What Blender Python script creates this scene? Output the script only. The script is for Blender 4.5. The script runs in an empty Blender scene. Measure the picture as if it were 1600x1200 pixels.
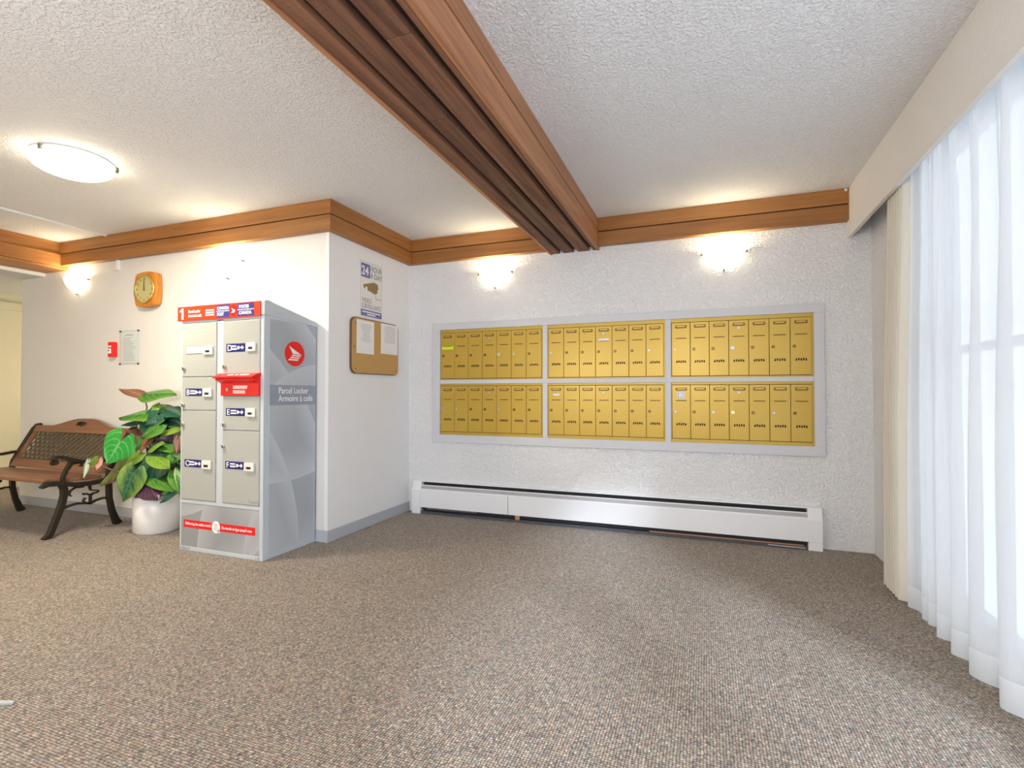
import bpy, bmesh, math, random
from mathutils import Vector, Matrix, Euler
random.seed(7)
PI = math.pi
scene = bpy.context.scene
COL = scene.collection

# ------------------------------------------------------------------ camera, world, sun, exposure
cam_d = bpy.data.cameras.new('camera'); cam = bpy.data.objects.new('camera', cam_d); COL.objects.link(cam)
cam_d.sensor_fit = 'HORIZONTAL'; cam_d.sensor_width = 36.0; cam_d.lens = 18.077
cam_d.clip_start = 0.05; cam_d.clip_end = 300
cam.location = (0, 0, 1.0693)
cam.rotation_euler = (math.radians(90 + 0.9454), 0, math.radians(20.6405))
scene.camera = cam

scene.view_settings.view_transform = 'Standard'
scene.view_settings.look = 'None'
scene.view_settings.gamma = 1
scene.view_settings.use_curve_mapping = False
scene.view_settings.exposure = 0.19

SKY_STRENGTH = 1.35
SUN_STRENGTH = 16.0
SCONCE_W, DOME_W, ROOM_W = 5.0, 34.0, 80.0
w = bpy.data.worlds.new('world'); scene.world = w; w.use_nodes = True
wn = w.node_tree.nodes; wl = w.node_tree.links
bg = wn['Background']
geo = wn.new('ShaderNodeTexCoord'); sep = wn.new('ShaderNodeSeparateXYZ'); rmp = wn.new('ShaderNodeValToRGB')
wl.new(geo.outputs['Generated'], sep.inputs[0]); wl.new(sep.outputs['Z'], rmp.inputs[0])
rmp.color_ramp.elements[0].position = 0.0; rmp.color_ramp.elements[0].color = (0.92, 0.95, 1.0, 1)
rmp.color_ramp.elements[1].position = 0.8; rmp.color_ramp.elements[1].color = (0.82, 0.90, 1.0, 1)
wl.new(rmp.outputs[0], bg.inputs['Color']); bg.inputs['Strength'].default_value = SKY_STRENGTH

def light(name, typ, loc, watts, color, size=0.05, rot=None, parent=None):
    d = bpy.data.lights.new(name, typ); d.energy = watts; d.color = color
    if typ == 'POINT': d.shadow_soft_size = size
    if typ == 'AREA': d.shape = 'DISK'; d.size = size
    o = bpy.data.objects.new(name, d); COL.objects.link(o); o.location = loc
    if rot: o.rotation_euler = rot
    return o

sun_d = bpy.data.lights.new('sun', 'SUN'); sun_d.energy = SUN_STRENGTH; sun_d.angle = math.radians(7); sun_d.color = (0.74, 0.83, 1.0)
sun = bpy.data.objects.new('sun', sun_d); COL.objects.link(sun)
sv = Vector((-0.526, 0.67, -0.53)).normalized()            # travel direction: in through the right-hand window
sun.rotation_euler = sv.to_track_quat('-Z', 'Y').to_euler(); sun.location = (6, 1, 6)
# daylight portal filling the window opening
pd = bpy.data.lights.new('window_portal', 'AREA'); pd.shape = 'RECTANGLE'; pd.size = 4.4; pd.size_y = 2.2
po = bpy.data.objects.new('window_portal', pd); COL.objects.link(po); po.location = (1.19, 1.0, 1.15)
po.rotation_euler = (PI/2, 0, PI/2); pd.cycles.is_portal = True

# ------------------------------------------------------------------ key dimensions (metres)
H = 2.44
YB, YL, XN, XV, XH, XR, XO = 4.0542, 2.982, -2.5294, 0.9045, -5.52, 1.0427, -6.205

# ------------------------------------------------------------------ materials
def newmat(name):
    m = bpy.data.materials.new(name); m.use_nodes = True
    nt = m.node_tree
    return m, nt, nt.nodes, nt.links, nt.nodes['Principled BSDF']
def N(nodes, typ, **kw):
    n = nodes.new(typ)
    for k, v in kw.items():
        if k in n.inputs: n.inputs[k].default_value = v
        else: setattr(n, k, v)
    return n
def rgba(c): return (c[0], c[1], c[2], 1)

def plain(name, col, rough=0.5, metal=0.0, var=0.04, scale=9.0, bump=0.0, bscale=200.0, coat=0.0, spec=0.5):
    m, nt, n, l, b = newmat(name)
    tc = N(n, 'ShaderNodeTexCoord')
    no = N(n, 'ShaderNodeTexNoise', Scale=scale, Detail=4.0)
    l.new(tc.outputs['Object'], no.inputs['Vector'])
    mr = N(n, 'ShaderNodeMapRange'); mr.inputs[3].default_value = 1 - var; mr.inputs[4].default_value = 1 + var
    l.new(no.outputs['Fac'], mr.inputs[0])
    mx = N(n, 'ShaderNodeVectorMath', operation='SCALE'); mx.inputs[0].default_value = col
    l.new(mr.outputs[0], mx.inputs['Scale']); l.new(mx.outputs[0], b.inputs['Base Color'])
    b.inputs['Roughness'].default_value = rough; b.inputs['Metallic'].default_value = metal
    b.inputs['Coat Weight'].default_value = coat; b.inputs['Specular IOR Level'].default_value = spec
    if bump:
        n2 = N(n, 'ShaderNodeTexNoise', Scale=bscale, Detail=3.0); l.new(tc.outputs['Object'], n2.inputs['Vector'])
        bp = N(n, 'ShaderNodeBump', Strength=bump, Distance=0.002); l.new(n2.outputs['Fac'], bp.inputs['Height'])
        l.new(bp.outputs[0], b.inputs['Normal'])
    return m

def stucco(name, col, scale, strength, dist, thr=0.45):
    m, nt, n, l, b = newmat(name)
    tc = N(n, 'ShaderNodeTexCoord')
    n1 = N(n, 'ShaderNodeTexNoise', Scale=scale, Detail=3.0, Roughness=0.55, Distortion=0.6)
    v1 = N(n, 'ShaderNodeTexVoronoi', Scale=scale * 0.9)
    l.new(tc.outputs['Object'], n1.inputs['Vector']); l.new(tc.outputs['Object'], v1.inputs['Vector'])
    cr = N(n, 'ShaderNodeValToRGB'); cr.color_ramp.elements[0].position = thr; cr.color_ramp.elements[1].position = thr + 0.22
    l.new(n1.outputs['Fac'], cr.inputs[0])
    sb = N(n, 'ShaderNodeMath', operation='MULTIPLY_ADD'); sb.inputs[1].default_value = -0.45
    l.new(v1.outputs['Distance'], sb.inputs[0]); l.new(cr.outputs[0], sb.inputs[2])
    bp = N(n, 'ShaderNodeBump', Strength=strength, Distance=dist); l.new(sb.outputs[0], bp.inputs['Height'])
    l.new(bp.outputs[0], b.inputs['Normal'])
    n2 = N(n, 'ShaderNodeTexNoise', Scale=2.0, Detail=2.0); l.new(tc.outputs['Object'], n2.inputs['Vector'])
    mr = N(n, 'ShaderNodeMapRange'); mr.inputs[3].default_value = 0.97; mr.inputs[4].default_value = 1.03; l.new(n2.outputs['Fac'], mr.inputs[0])
    mx = N(n, 'ShaderNodeVectorMath', operation='SCALE'); mx.inputs[0].default_value = col
    l.new(mr.outputs[0], mx.inputs['Scale']); l.new(mx.outputs[0], b.inputs['Base Color'])
    b.inputs['Roughness'].default_value = 0.75; b.inputs['Specular IOR Level'].default_value = 0.3
    return m

def wood(name, c1, c2, axis, rough=0.5, vary=0.18, bump=0.25, saw=0.0):
    m, nt, n, l, b = newmat(name)
    tc = N(n, 'ShaderNodeTexCoord'); mp = N(n, 'ShaderNodeMapping')
    s = [26.0, 26.0, 26.0]; s['xyz'.index(axis)] = 1.1
    mp.inputs['Scale'].default_value = s
    oi = N(n, 'ShaderNodeObjectInfo')
    add = N(n, 'ShaderNodeVectorMath', operation='ADD')
    ml = N(n, 'ShaderNodeMath', operation='MULTIPLY'); ml.inputs[1].default_value = 37.0
    l.new(oi.outputs['Random'], ml.inputs[0]); l.new(tc.outputs['Object'], add.inputs[0]); l.new(ml.outputs[0], add.inputs[1])
    l.new(add.outputs[0], mp.inputs['Vector'])
    n1 = N(n, 'ShaderNodeTexNoise', Scale=1.0, Detail=6.0, Roughness=0.6, Distortion=0.8)
    l.new(mp.outputs[0], n1.inputs['Vector'])
    cr = N(n, 'ShaderNodeValToRGB'); e = cr.color_ramp.elements
    e[0].position = 0.3; e[0].color = rgba(c1); e[1].position = 0.72; e[1].color = rgba(c2)
    l.new(n1.outputs['Fac'], cr.inputs[0])
    hs = N(n, 'ShaderNodeHueSaturation'); l.new(cr.outputs[0], hs.inputs['Color'])
    mr = N(n, 'ShaderNodeMapRange'); mr.inputs[3].default_value = 1 - vary; mr.inputs[4].default_value = 1 + vary
    l.new(oi.outputs['Random'], mr.inputs[0]); l.new(mr.outputs[0], hs.inputs['Value'])
    l.new(hs.outputs[0], b.inputs['Base Color'])
    hgt = n1.outputs['Fac']
    if saw:                                                 # rough-sawn marks run across the board
        m2 = N(n, 'ShaderNodeMapping'); s2 = [9.0, 9.0, 9.0]; s2['xyz'.index(axis)] = 160.0
        m2.inputs['Scale'].default_value = s2; l.new(add.outputs[0], m2.inputs['Vector'])
        n3 = N(n, 'ShaderNodeTexNoise', Scale=1.0, Detail=2.0); l.new(m2.outputs[0], n3.inputs['Vector'])
        mm = N(n, 'ShaderNodeMath', operation='MULTIPLY_ADD'); mm.inputs[1].default_value = saw
        l.new(n3.outputs['Fac'], mm.inputs[0]); l.new(n1.outputs['Fac'], mm.inputs[2]); hgt = mm.outputs[0]
    bp = N(n, 'ShaderNodeBump', Strength=bump, Distance=0.003); l.new(hgt, bp.inputs['Height'])
    l.new(bp.outputs[0], b.inputs['Normal'])
    b.inputs['Roughness'].default_value = rough
    return m

def carpet():
    m, nt, n, l, b = newmat('looped_carpet')
    tc = N(n, 'ShaderNodeTexCoord')
    vo = N(n, 'ShaderNodeTexVoronoi', Scale=108.0, Randomness=0.28)
    l.new(tc.outputs['Object'], vo.inputs['Vector'])
    sp = N(n, 'ShaderNodeSeparateColor'); l.new(vo.outputs['Color'], sp.inputs[0])
    cr = N(n, 'ShaderNodeValToRGB'); cr.color_ramp.interpolation = 'CONSTANT'
    cols = [(0.0, (0.382, 0.304, 0.228)), (0.22, (0.433, 0.354, 0.269)), (0.44, (0.320, 0.251, 0.186)), (0.58, (0.350, 0.314, 0.275)),
            (0.70, (0.413, 0.272, 0.218)), (0.79, (0.242, 0.206, 0.186)), (0.87, (0.516, 0.430, 0.335)), (0.95, (0.310, 0.308, 0.242))]
    e = cr.color_ramp.elements
    e[0].position = 0; e[0].color = rgba(cols[0][1]); e[1].position = cols[1][0]; e[1].color = rgba(cols[1][1])
    for p, c in cols[2:]:
        q = e.new(p); q.color = rgba(c)
    l.new(sp.outputs[0], cr.inputs[0])
    # dark gaps between the loops
    gp = N(n, 'ShaderNodeMapRange'); gp.inputs[1].default_value = 0.22; gp.inputs[2].default_value = 0.68
    gp.inputs[3].default_value = 1.25; gp.inputs[4].default_value = 0.20
    l.new(vo.outputs['Distance'], gp.inputs[0])
    n2 = N(n, 'ShaderNodeTexNoise', Scale=3.0, Detail=3.0); l.new(tc.outputs['Object'], n2.inputs['Vector'])
    mr = N(n, 'ShaderNodeMapRange'); mr.inputs[3].default_value = 0.93; mr.inputs[4].default_value = 1.07; l.new(n2.outputs['Fac'], mr.inputs[0])
    mu = N(n, 'ShaderNodeMath', operation='MULTIPLY'); l.new(gp.outputs[0], mu.inputs[0]); l.new(mr.outputs[0], mu.inputs[1])
    mx = N(n, 'ShaderNodeVectorMath', operation='SCALE'); l.new(cr.outputs[0], mx.inputs[0]); l.new(mu.outputs[0], mx.inputs['Scale'])
    l.new(mx.outputs[0], b.inputs['Base Color'])
    bp = N(n, 'ShaderNodeBump', Strength=0.55, Distance=0.004); bp.invert = True
    l.new(vo.outputs['Distance'], bp.inputs['Height']); l.new(bp.outputs[0], b.inputs['Normal'])
    b.inputs['Roughness'].default_value = 0.95; b.inputs['Specular IOR Level'].default_value = 0.1
    b.inputs['Sheen Weight'].default_value = 0.15
    return m

def emit(name, col, strength, base=(0.9, 0.88, 0.82)):
    m, nt, n, l, b = newmat(name)
    b.inputs['Base Color'].default_value = rgba(base); b.inputs['Emission Color'].default_value = rgba(col)
    b.inputs['Emission Strength'].default_value = strength; b.inputs['Roughness'].default_value = 0.3
    return m

def cloth(name, col, trans, clear):
    m, nt, n, l, b = newmat(name)
    n.remove(b); out = n['Material Output']
    tc = N(n, 'ShaderNodeTexCoord'); mp = N(n, 'ShaderNodeMapping'); mp.inputs['Scale'].default_value = (60, 60, 4)
    l.new(tc.outputs['Object'], mp.inputs[0])
    no = N(n, 'ShaderNodeTexNoise', Scale=4.0, Detail=3.0); l.new(mp.outputs[0], no.inputs['Vector'])
    mr = N(n, 'ShaderNodeMapRange'); mr.inputs[3].default_value = 0.96; mr.inputs[4].default_value = 1.03; l.new(no.outputs['Fac'], mr.inputs[0])
    mx = N(n, 'ShaderNodeVectorMath', operation='SCALE'); mx.inputs[0].default_value = col; l.new(mr.outputs[0], mx.inputs['Scale'])
    df = N(n, 'ShaderNodeBsdfDiffuse'); tr = N(n, 'ShaderNodeBsdfTranslucent'); tp = N(n, 'ShaderNodeBsdfTransparent')
    l.new(mx.outputs[0], df.inputs['Color']); l.new(mx.outputs[0], tr.inputs['Color'])
    a = N(n, 'ShaderNodeMixShader'); a.inputs[0].default_value = trans; l.new(df.outputs[0], a.inputs[1]); l.new(tr.outputs[0], a.inputs[2])
    c = N(n, 'ShaderNodeMixShader'); c.inputs[0].default_value = clear; l.new(a.outputs[0], c.inputs[1]); l.new(tp.outputs[0], c.inputs[2])
    l.new(c.outputs[0], out.inputs[0])
    return m

def glass(name):
    m, nt, n, l, b = newmat(name); n.remove(b); out = n['Material Output']
    tp = N(n, 'ShaderNodeBsdfTransparent'); gl = N(n, 'ShaderNodeBsdfGlossy', Roughness=0.03)
    tp.inputs[0].default_value = (0.96, 0.98, 0.98, 1)
    mx = N(n, 'ShaderNodeMixShader'); mx.inputs[0].default_value = 0.06
    l.new(tp.outputs[0], mx.inputs[1]); l.new(gl.outputs[0], mx.inputs[2]); l.new(mx.outputs[0], out.inputs[0])
    return m

def leafmat(name, c_mid, c_edge, c_vein, under):
    m, nt, n, l, b = newmat(name)
    uv = N(n, 'ShaderNodeUVMap'); uv.uv_map = 'UVMap'
    sp = N(n, 'ShaderNodeSeparateXYZ'); l.new(uv.outputs[0], sp.inputs[0])
    ab = N(n, 'ShaderNodeMath', operation='ABSOLUTE'); l.new(sp.outputs[0], ab.inputs[0])
    k = N(n, 'ShaderNodeMath', operation='MULTIPLY_ADD'); k.inputs[1].default_value = -0.45; l.new(ab.outputs[0], k.inputs[0]); l.new(sp.outputs[1], k.inputs[2])
    f = N(n, 'ShaderNodeMath', operation='MULTIPLY'); f.inputs[1].default_value = 36.0; l.new(k.outputs[0], f.inputs[0])
    sn = N(n, 'ShaderNodeMath', operation='SINE'); l.new(f.outputs[0], sn.inputs[0])
    v1 = N(n, 'ShaderNodeMapRange'); v1.inputs[1].default_value = 0.80; v1.inputs[2].default_value = 1.0; l.new(sn.outputs[0], v1.inputs[0])
    v2 = N(n, 'ShaderNodeMapRange'); v2.inputs[1].default_value = 0.09; v2.inputs[2].default_value = 0.02; l.new(ab.outputs[0], v2.inputs[0])
    vm = N(n, 'ShaderNodeMath', operation='MAXIMUM'); l.new(v1.outputs[0], vm.inputs[0]); l.new(v2.outputs[0], vm.inputs[1])
    vs = N(n, 'ShaderNodeMath', operation='MULTIPLY'); vs.inputs[1].default_value = 0.7; l.new(vm.outputs[0], vs.inputs[0])
    no = N(n, 'ShaderNodeTexNoise', Scale=5.0, Detail=3.0)
    em = N(n, 'ShaderNodeMath', operation='MULTIPLY_ADD'); em.inputs[1].default_value = 0.6; l.new(ab.outputs[0], em.inputs[0]); l.new(no.outputs['Fac'], em.inputs[2])
    er = N(n, 'ShaderNodeMapRange'); er.inputs[1].default_value = 0.55; er.inputs[2].default_value = 1.1; l.new(em.outputs[0], er.inputs[0])
    m1 = N(n, 'ShaderNodeMix', data_type='RGBA'); m1.inputs[6].default_value = rgba(c_mid); m1.inputs[7].default_value = rgba(c_edge); l.new(er.outputs[0], m1.inputs[0])
    m2 = N(n, 'ShaderNodeMix', data_type='RGBA'); m2.inputs[7].default_value = rgba(c_vein); l.new(vs.outputs[0], m2.inputs[0]); l.new(m1.outputs[2], m2.inputs[6])
    l.new(m2.outputs[2], b.inputs['Base Color'])
    b.inputs['Roughness'].default_value = 0.35; b.inputs['Specular IOR Level'].default_value = 0.45
    b.inputs['Subsurface Weight'].default_value = 0.0
    return m

M = {}
M['carpet'] = carpet()
M['ceiling'] = stucco('ceiling_stucco', (0.84, 0.84, 0.85), 75, 0.75, 0.006)
M['stucco'] = stucco('wall_stucco', (0.875, 0.875, 0.88), 58, 0.8, 0.007, 0.42)
M['paint'] = plain('white_paint', (0.865, 0.87, 0.875), 0.6, var=0.02, bump=0.12, bscale=90)
M['vinyl'] = plain('wall_vinyl', (0.77, 0.76, 0.735), 0.6, var=0.02, bump=0.12, bscale=130)
M['valance'] = stucco('valance_paint', (0.83, 0.81, 0.77), 60, 0.25, 0.004, 0.45)
M['hall'] = plain('hall_paint', (0.68, 0.64, 0.49), 0.6)
M['hallceil'] = stucco('hall_ceiling_stucco', (0.72, 0.73, 0.75), 75, 0.6, 0.005)
M['base'] = plain('grey_baseboard', (0.47, 0.49, 0.53), 0.55)
M['trimwhite'] = plain('white_lintel_paint', (0.82, 0.83, 0.84), 0.5)
M['wood_x'] = wood('cedar_along_x', (0.27, 0.100, 0.022), (0.43, 0.188, 0.048), 'x', vary=0.12, bump=0.15)
M['wood_y'] = wood('cedar_along_y', (0.27, 0.100, 0.022), (0.43, 0.188, 0.048), 'y', vary=0.12, bump=0.15)
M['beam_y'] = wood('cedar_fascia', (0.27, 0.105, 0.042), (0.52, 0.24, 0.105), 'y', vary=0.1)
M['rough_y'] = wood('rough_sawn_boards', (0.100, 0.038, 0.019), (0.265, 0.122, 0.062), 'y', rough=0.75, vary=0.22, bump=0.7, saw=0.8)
M['gap'] = plain('dark_recess', (0.035, 0.017, 0.012), 0.9)
M['frame'] = plain('grey_frame_paint', (0.64, 0.648, 0.68), 0.5, var=0.02)
M['gold'] = plain('gold_enamel', (0.56, 0.365, 0.050), 0.33, 0.25, var=0.06, scale=5)
M['goldtrim'] = plain('gold_unit_body', (0.54, 0.36, 0.055), 0.38, 0.25, var=0.06, scale=5)
M['golddark'] = plain('aged_brass', (0.20, 0.115, 0.02), 0.4, 0.4)
M['slotdark'] = plain('slot_shadow_brown', (0.10, 0.055, 0.012), 0.8)
M['black'] = plain('vent_black', (0.012, 0.009, 0.006), 0.8)
M['chrome'] = plain('nickel_lock', (0.52, 0.52, 0.50), 0.42, 0.8)
M['bronze'] = plain('bronze_lock', (0.20, 0.13, 0.04), 0.35, 0.7)
M['brasslock'] = plain('polished_brass', (0.85, 0.68, 0.34), 0.25, 0.85)
M['neon'] = plain('fluorescent_sticker', (0.66, 0.90, 0.02), 0.6)
M['whitepaper'] = plain('white_paper', (0.86, 0.86, 0.86), 0.7, var=0.015)
M['ink'] = plain('grey_ink', (0.30, 0.31, 0.33), 0.7)
M['palink'] = plain('pale_ink', (0.50, 0.51, 0.53), 0.7)
M['blueink'] = plain('blue_sticker_ink', (0.16, 0.25, 0.52), 0.6)
M['heater'] = plain('white_heater_enamel', (0.85, 0.855, 0.87), 0.4, var=0.02)
M['damper'] = plain('damper_shade_grey', (0.42, 0.41, 0.43), 0.45)  # recess shade put into the damper's grey colour
M['heatdark'] = plain('near_black_metal', (0.020, 0.021, 0.025), 0.75, var=0.3)  # near black with random mottling
M['heatbase'] = plain('dusty_base_metal', (0.075, 0.078, 0.09), 0.7, var=0.35, scale=25)
M['copper'] = plain('copper_tan', (0.52, 0.24, 0.13), 0.5)
M['fin'] = plain('dull_aluminium', (0.42, 0.42, 0.42), 0.5, 0.6, var=0.3, scale=40)
M['lockbody'] = plain('pale_grey_enamel', (0.53, 0.58, 0.625), 0.38, var=0.015)
M['lockdoor'] = plain('warm_grey_enamel', (0.41, 0.425, 0.395), 0.38, var=0.015)
M['red'] = plain('red_enamel', (0.80, 0.010, 0.012), 0.32, var=0.02)
M['signred'] = plain('orange_red_vinyl', (0.70, 0.042, 0.010), 0.4, var=0.02)
M['blue'] = plain('violet_blue_vinyl', (0.020, 0.020, 0.145), 0.5, var=0.02, spec=0.2)
M['blue2'] = plain('sign_blue_vinyl', (0.055, 0.042, 0.22), 0.5, var=0.02, spec=0.2)
M['white'] = plain('white_vinyl', (0.88, 0.88, 0.88), 0.5, var=0.01)
M['offwhite'] = plain('offwhite_plastic', (0.76, 0.76, 0.71), 0.4)
M['band'] = plain('slate_band_vinyl', (0.285, 0.325, 0.385), 0.5, var=0.02)
M['glare'] = plain('glare_white_label', (0.90, 0.89, 0.86), 0.16, 0.15)  # lamp glare on a door label, painted in as near white
M['darkmetal'] = plain('dark_metal', (0.07, 0.07, 0.065), 0.4, 0.6)
M['sconce'] = emit('lit_alabaster_glass', (1.0, 0.86, 0.58), 5.5)
M['dome'] = emit('lit_opal_dome', (1.0, 0.88, 0.64), 13.0)
M['clip'] = plain('lamp_clip_metal', (0.20, 0.19, 0.16), 0.4, 0.7)
M['lamprim'] = plain('lamp_pan_white', (0.82, 0.80, 0.76), 0.45)
M['cork'] = plain('cork', (0.56, 0.335, 0.115), 0.85, var=0.14, scale=90, bump=0.4, bscale=300)
M['corkedge'] = plain('dark_cork_edge', (0.14, 0.085, 0.05), 0.7)
M['signwhite'] = plain('sign_white', (0.80, 0.80, 0.77), 0.45, var=0.01)
M['signblue'] = plain('sign_periwinkle', (0.16, 0.155, 0.42), 0.45, var=0.02)
M['brownprint'] = plain('brown_print', (0.30, 0.20, 0.085), 0.6)
M['acrylic'] = glass('clear_acrylic')
M['glass'] = glass('window_glass')
M['winframe'] = plain('white_window_frame', (0.70, 0.72, 0.74), 0.4)
M['sheer'] = cloth('white_sheer', (0.90, 0.91, 0.94), 0.62, 0.24)
M['hem'] = cloth('doubled_sheer_hem', (0.90, 0.93, 0.97), 0.50, 0.04)
M['drape'] = cloth('beige_drape', (0.86, 0.82, 0.73), 0.32, 0.0)
M['clockwood'] = wood('orange_clock_wood', (0.52, 0.17, 0.02), (0.72, 0.30, 0.035), 'z', rough=0.3, vary=0.0, bump=0.05)
M['dial'] = plain('pale_gold_dial', (0.66, 0.60, 0.27), 0.35, 0.35)
M['goldrim'] = plain('gold_rim', (0.78, 0.58, 0.20), 0.22, 0.85)
M['iron'] = plain('bronzed_cast_iron', (0.030, 0.022, 0.016), 0.45, 0.35, var=0.25, scale=30, bump=0.3, bscale=120)
M['lattice'] = plain('bronzed_lattice', (0.13, 0.10, 0.06), 0.5, 0.35, var=0.25, scale=30)
M['benchwood'] = wood('bench_slat_wood', (0.15, 0.060, 0.030), (0.275, 0.125, 0.060), 'x', rough=0.4)
M['benchwoodz'] = wood('bench_stile_wood', (0.15, 0.060, 0.030), (0.275, 0.125, 0.060), 'z', rough=0.4)
M['pot'] = plain('white_glazed_pot', (0.85, 0.85, 0.85), 0.25, var=0.01)
M['soil'] = plain('dark_soil', (0.035, 0.025, 0.018), 0.95, var=0.4, scale=60)
M['stem'] = plain('plant_stem', (0.15, 0.075, 0.045), 0.6, var=0.3, scale=25)
M['leaf_bright'] = leafmat('leaf_bright', (0.030, 0.33, 0.045), (0.045, 0.40, 0.06), (0.22, 0.60, 0.24), None)
M['leaf_green'] = leafmat('leaf_green', (0.022, 0.14, 0.016), (0.10, 0.26, 0.022), (0.20, 0.36, 0.10), None)
M['leaf_lime'] = leafmat('leaf_lime', (0.12, 0.27, 0.020), (0.22, 0.36, 0.035), (0.32, 0.40, 0.10), None)
M['leaf_mix'] = leafmat('leaf_mixed', (0.15, 0.24, 0.035), (0.14, 0.075, 0.05), (0.30, 0.34, 0.11), None)
M['leaf_dark'] = leafmat('leaf_dark', (0.010, 0.060, 0.036), (0.016, 0.10, 0.045), (0.05, 0.17, 0.11), None)
M['leaf_tip'] = leafmat('leaf_dark_yellow_edged', (0.012, 0.085, 0.04), (0.20, 0.33, 0.05), (0.07, 0.22, 0.10), None)
M['leaf_purple'] = leafmat('leaf_purple_underside', (0.055, 0.018, 0.050), (0.075, 0.028, 0.060), (0.14, 0.07, 0.11), None)
M['leaf_brown'] = leafmat('leaf_brown', (0.21, 0.085, 0.04), (0.15, 0.06, 0.035), (0.30, 0.15, 0.07), None)
M['leaf_pale'] = leafmat('leaf_pale', (0.55, 0.62, 0.50), (0.22, 0.40, 0.22), (0.7, 0.75, 0.66), None)
M['leaf_pink'] = leafmat('leaf_pink', (0.62, 0.28, 0.22), (0.50, 0.24, 0.15), (0.72, 0.45, 0.36), None)
M['concrete'] = plain('pale_concrete', (0.42, 0.42, 0.41), 0.9)
M['steel'] = plain('pale_grey_metal', (0.55, 0.58, 0.60), 0.35, 0.4)

def swirl(name, c1, c2):
    """grey printed film with pale curved streaks (a printed graphic)"""
    m, nt, n, l, b = newmat(name)
    tc = N(n, 'ShaderNodeTexCoord')
    cur = None
    for loc, sc, lo in (((0.6, 0.9, 1.1), 0.9, 0.9), ((-0.8, -0.5, 0.35), 0.8, 0.88), ((0.15, 0.55, -0.9), 0.7, 0.9)):
        mp = N(n, 'ShaderNodeMapping'); mp.inputs['Location'].default_value = loc; mp.inputs['Rotation'].default_value = (0.5, 0.3, 0.2)
        l.new(tc.outputs['Object'], mp.inputs[0])
        wv = N(n, 'ShaderNodeTexWave', wave_type='RINGS', wave_profile='SAW', Scale=sc, Distortion=0.0)
        wv.rings_direction = 'SPHERICAL'
        l.new(mp.outputs[0], wv.inputs['Vector'])
        mr = N(n, 'ShaderNodeMapRange'); mr.inputs[1].default_value = 0.55; mr.inputs[2].default_value = 1.0; mr.inputs[4].default_value = 0.85
        l.new(wv.outputs['Fac'], mr.inputs[0])
        if cur is None: cur = mr.outputs[0]
        else:
            ad = N(n, 'ShaderNodeMath', operation='MAXIMUM'); l.new(cur, ad.inputs[0]); l.new(mr.outputs[0], ad.inputs[1]); cur = ad.outputs[0]
    mx = N(n, 'ShaderNodeMix', data_type='RGBA'); mx.inputs[6].default_value = rgba(c1); mx.inputs[7].default_value = rgba(c2)
    l.new(cur, mx.inputs[0]); l.new(mx.outputs[2], b.inputs['Base Color']); b.inputs['Roughness'].default_value = 0.35
    return m
M['swirl_side'] = swirl('printed_side_film', (0.38, 0.42, 0.465), (0.56, 0.60, 0.64))
M['swirl_front'] = swirl('printed_front_film', (0.30, 0.31, 0.325), (0.47, 0.48, 0.50))

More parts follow.
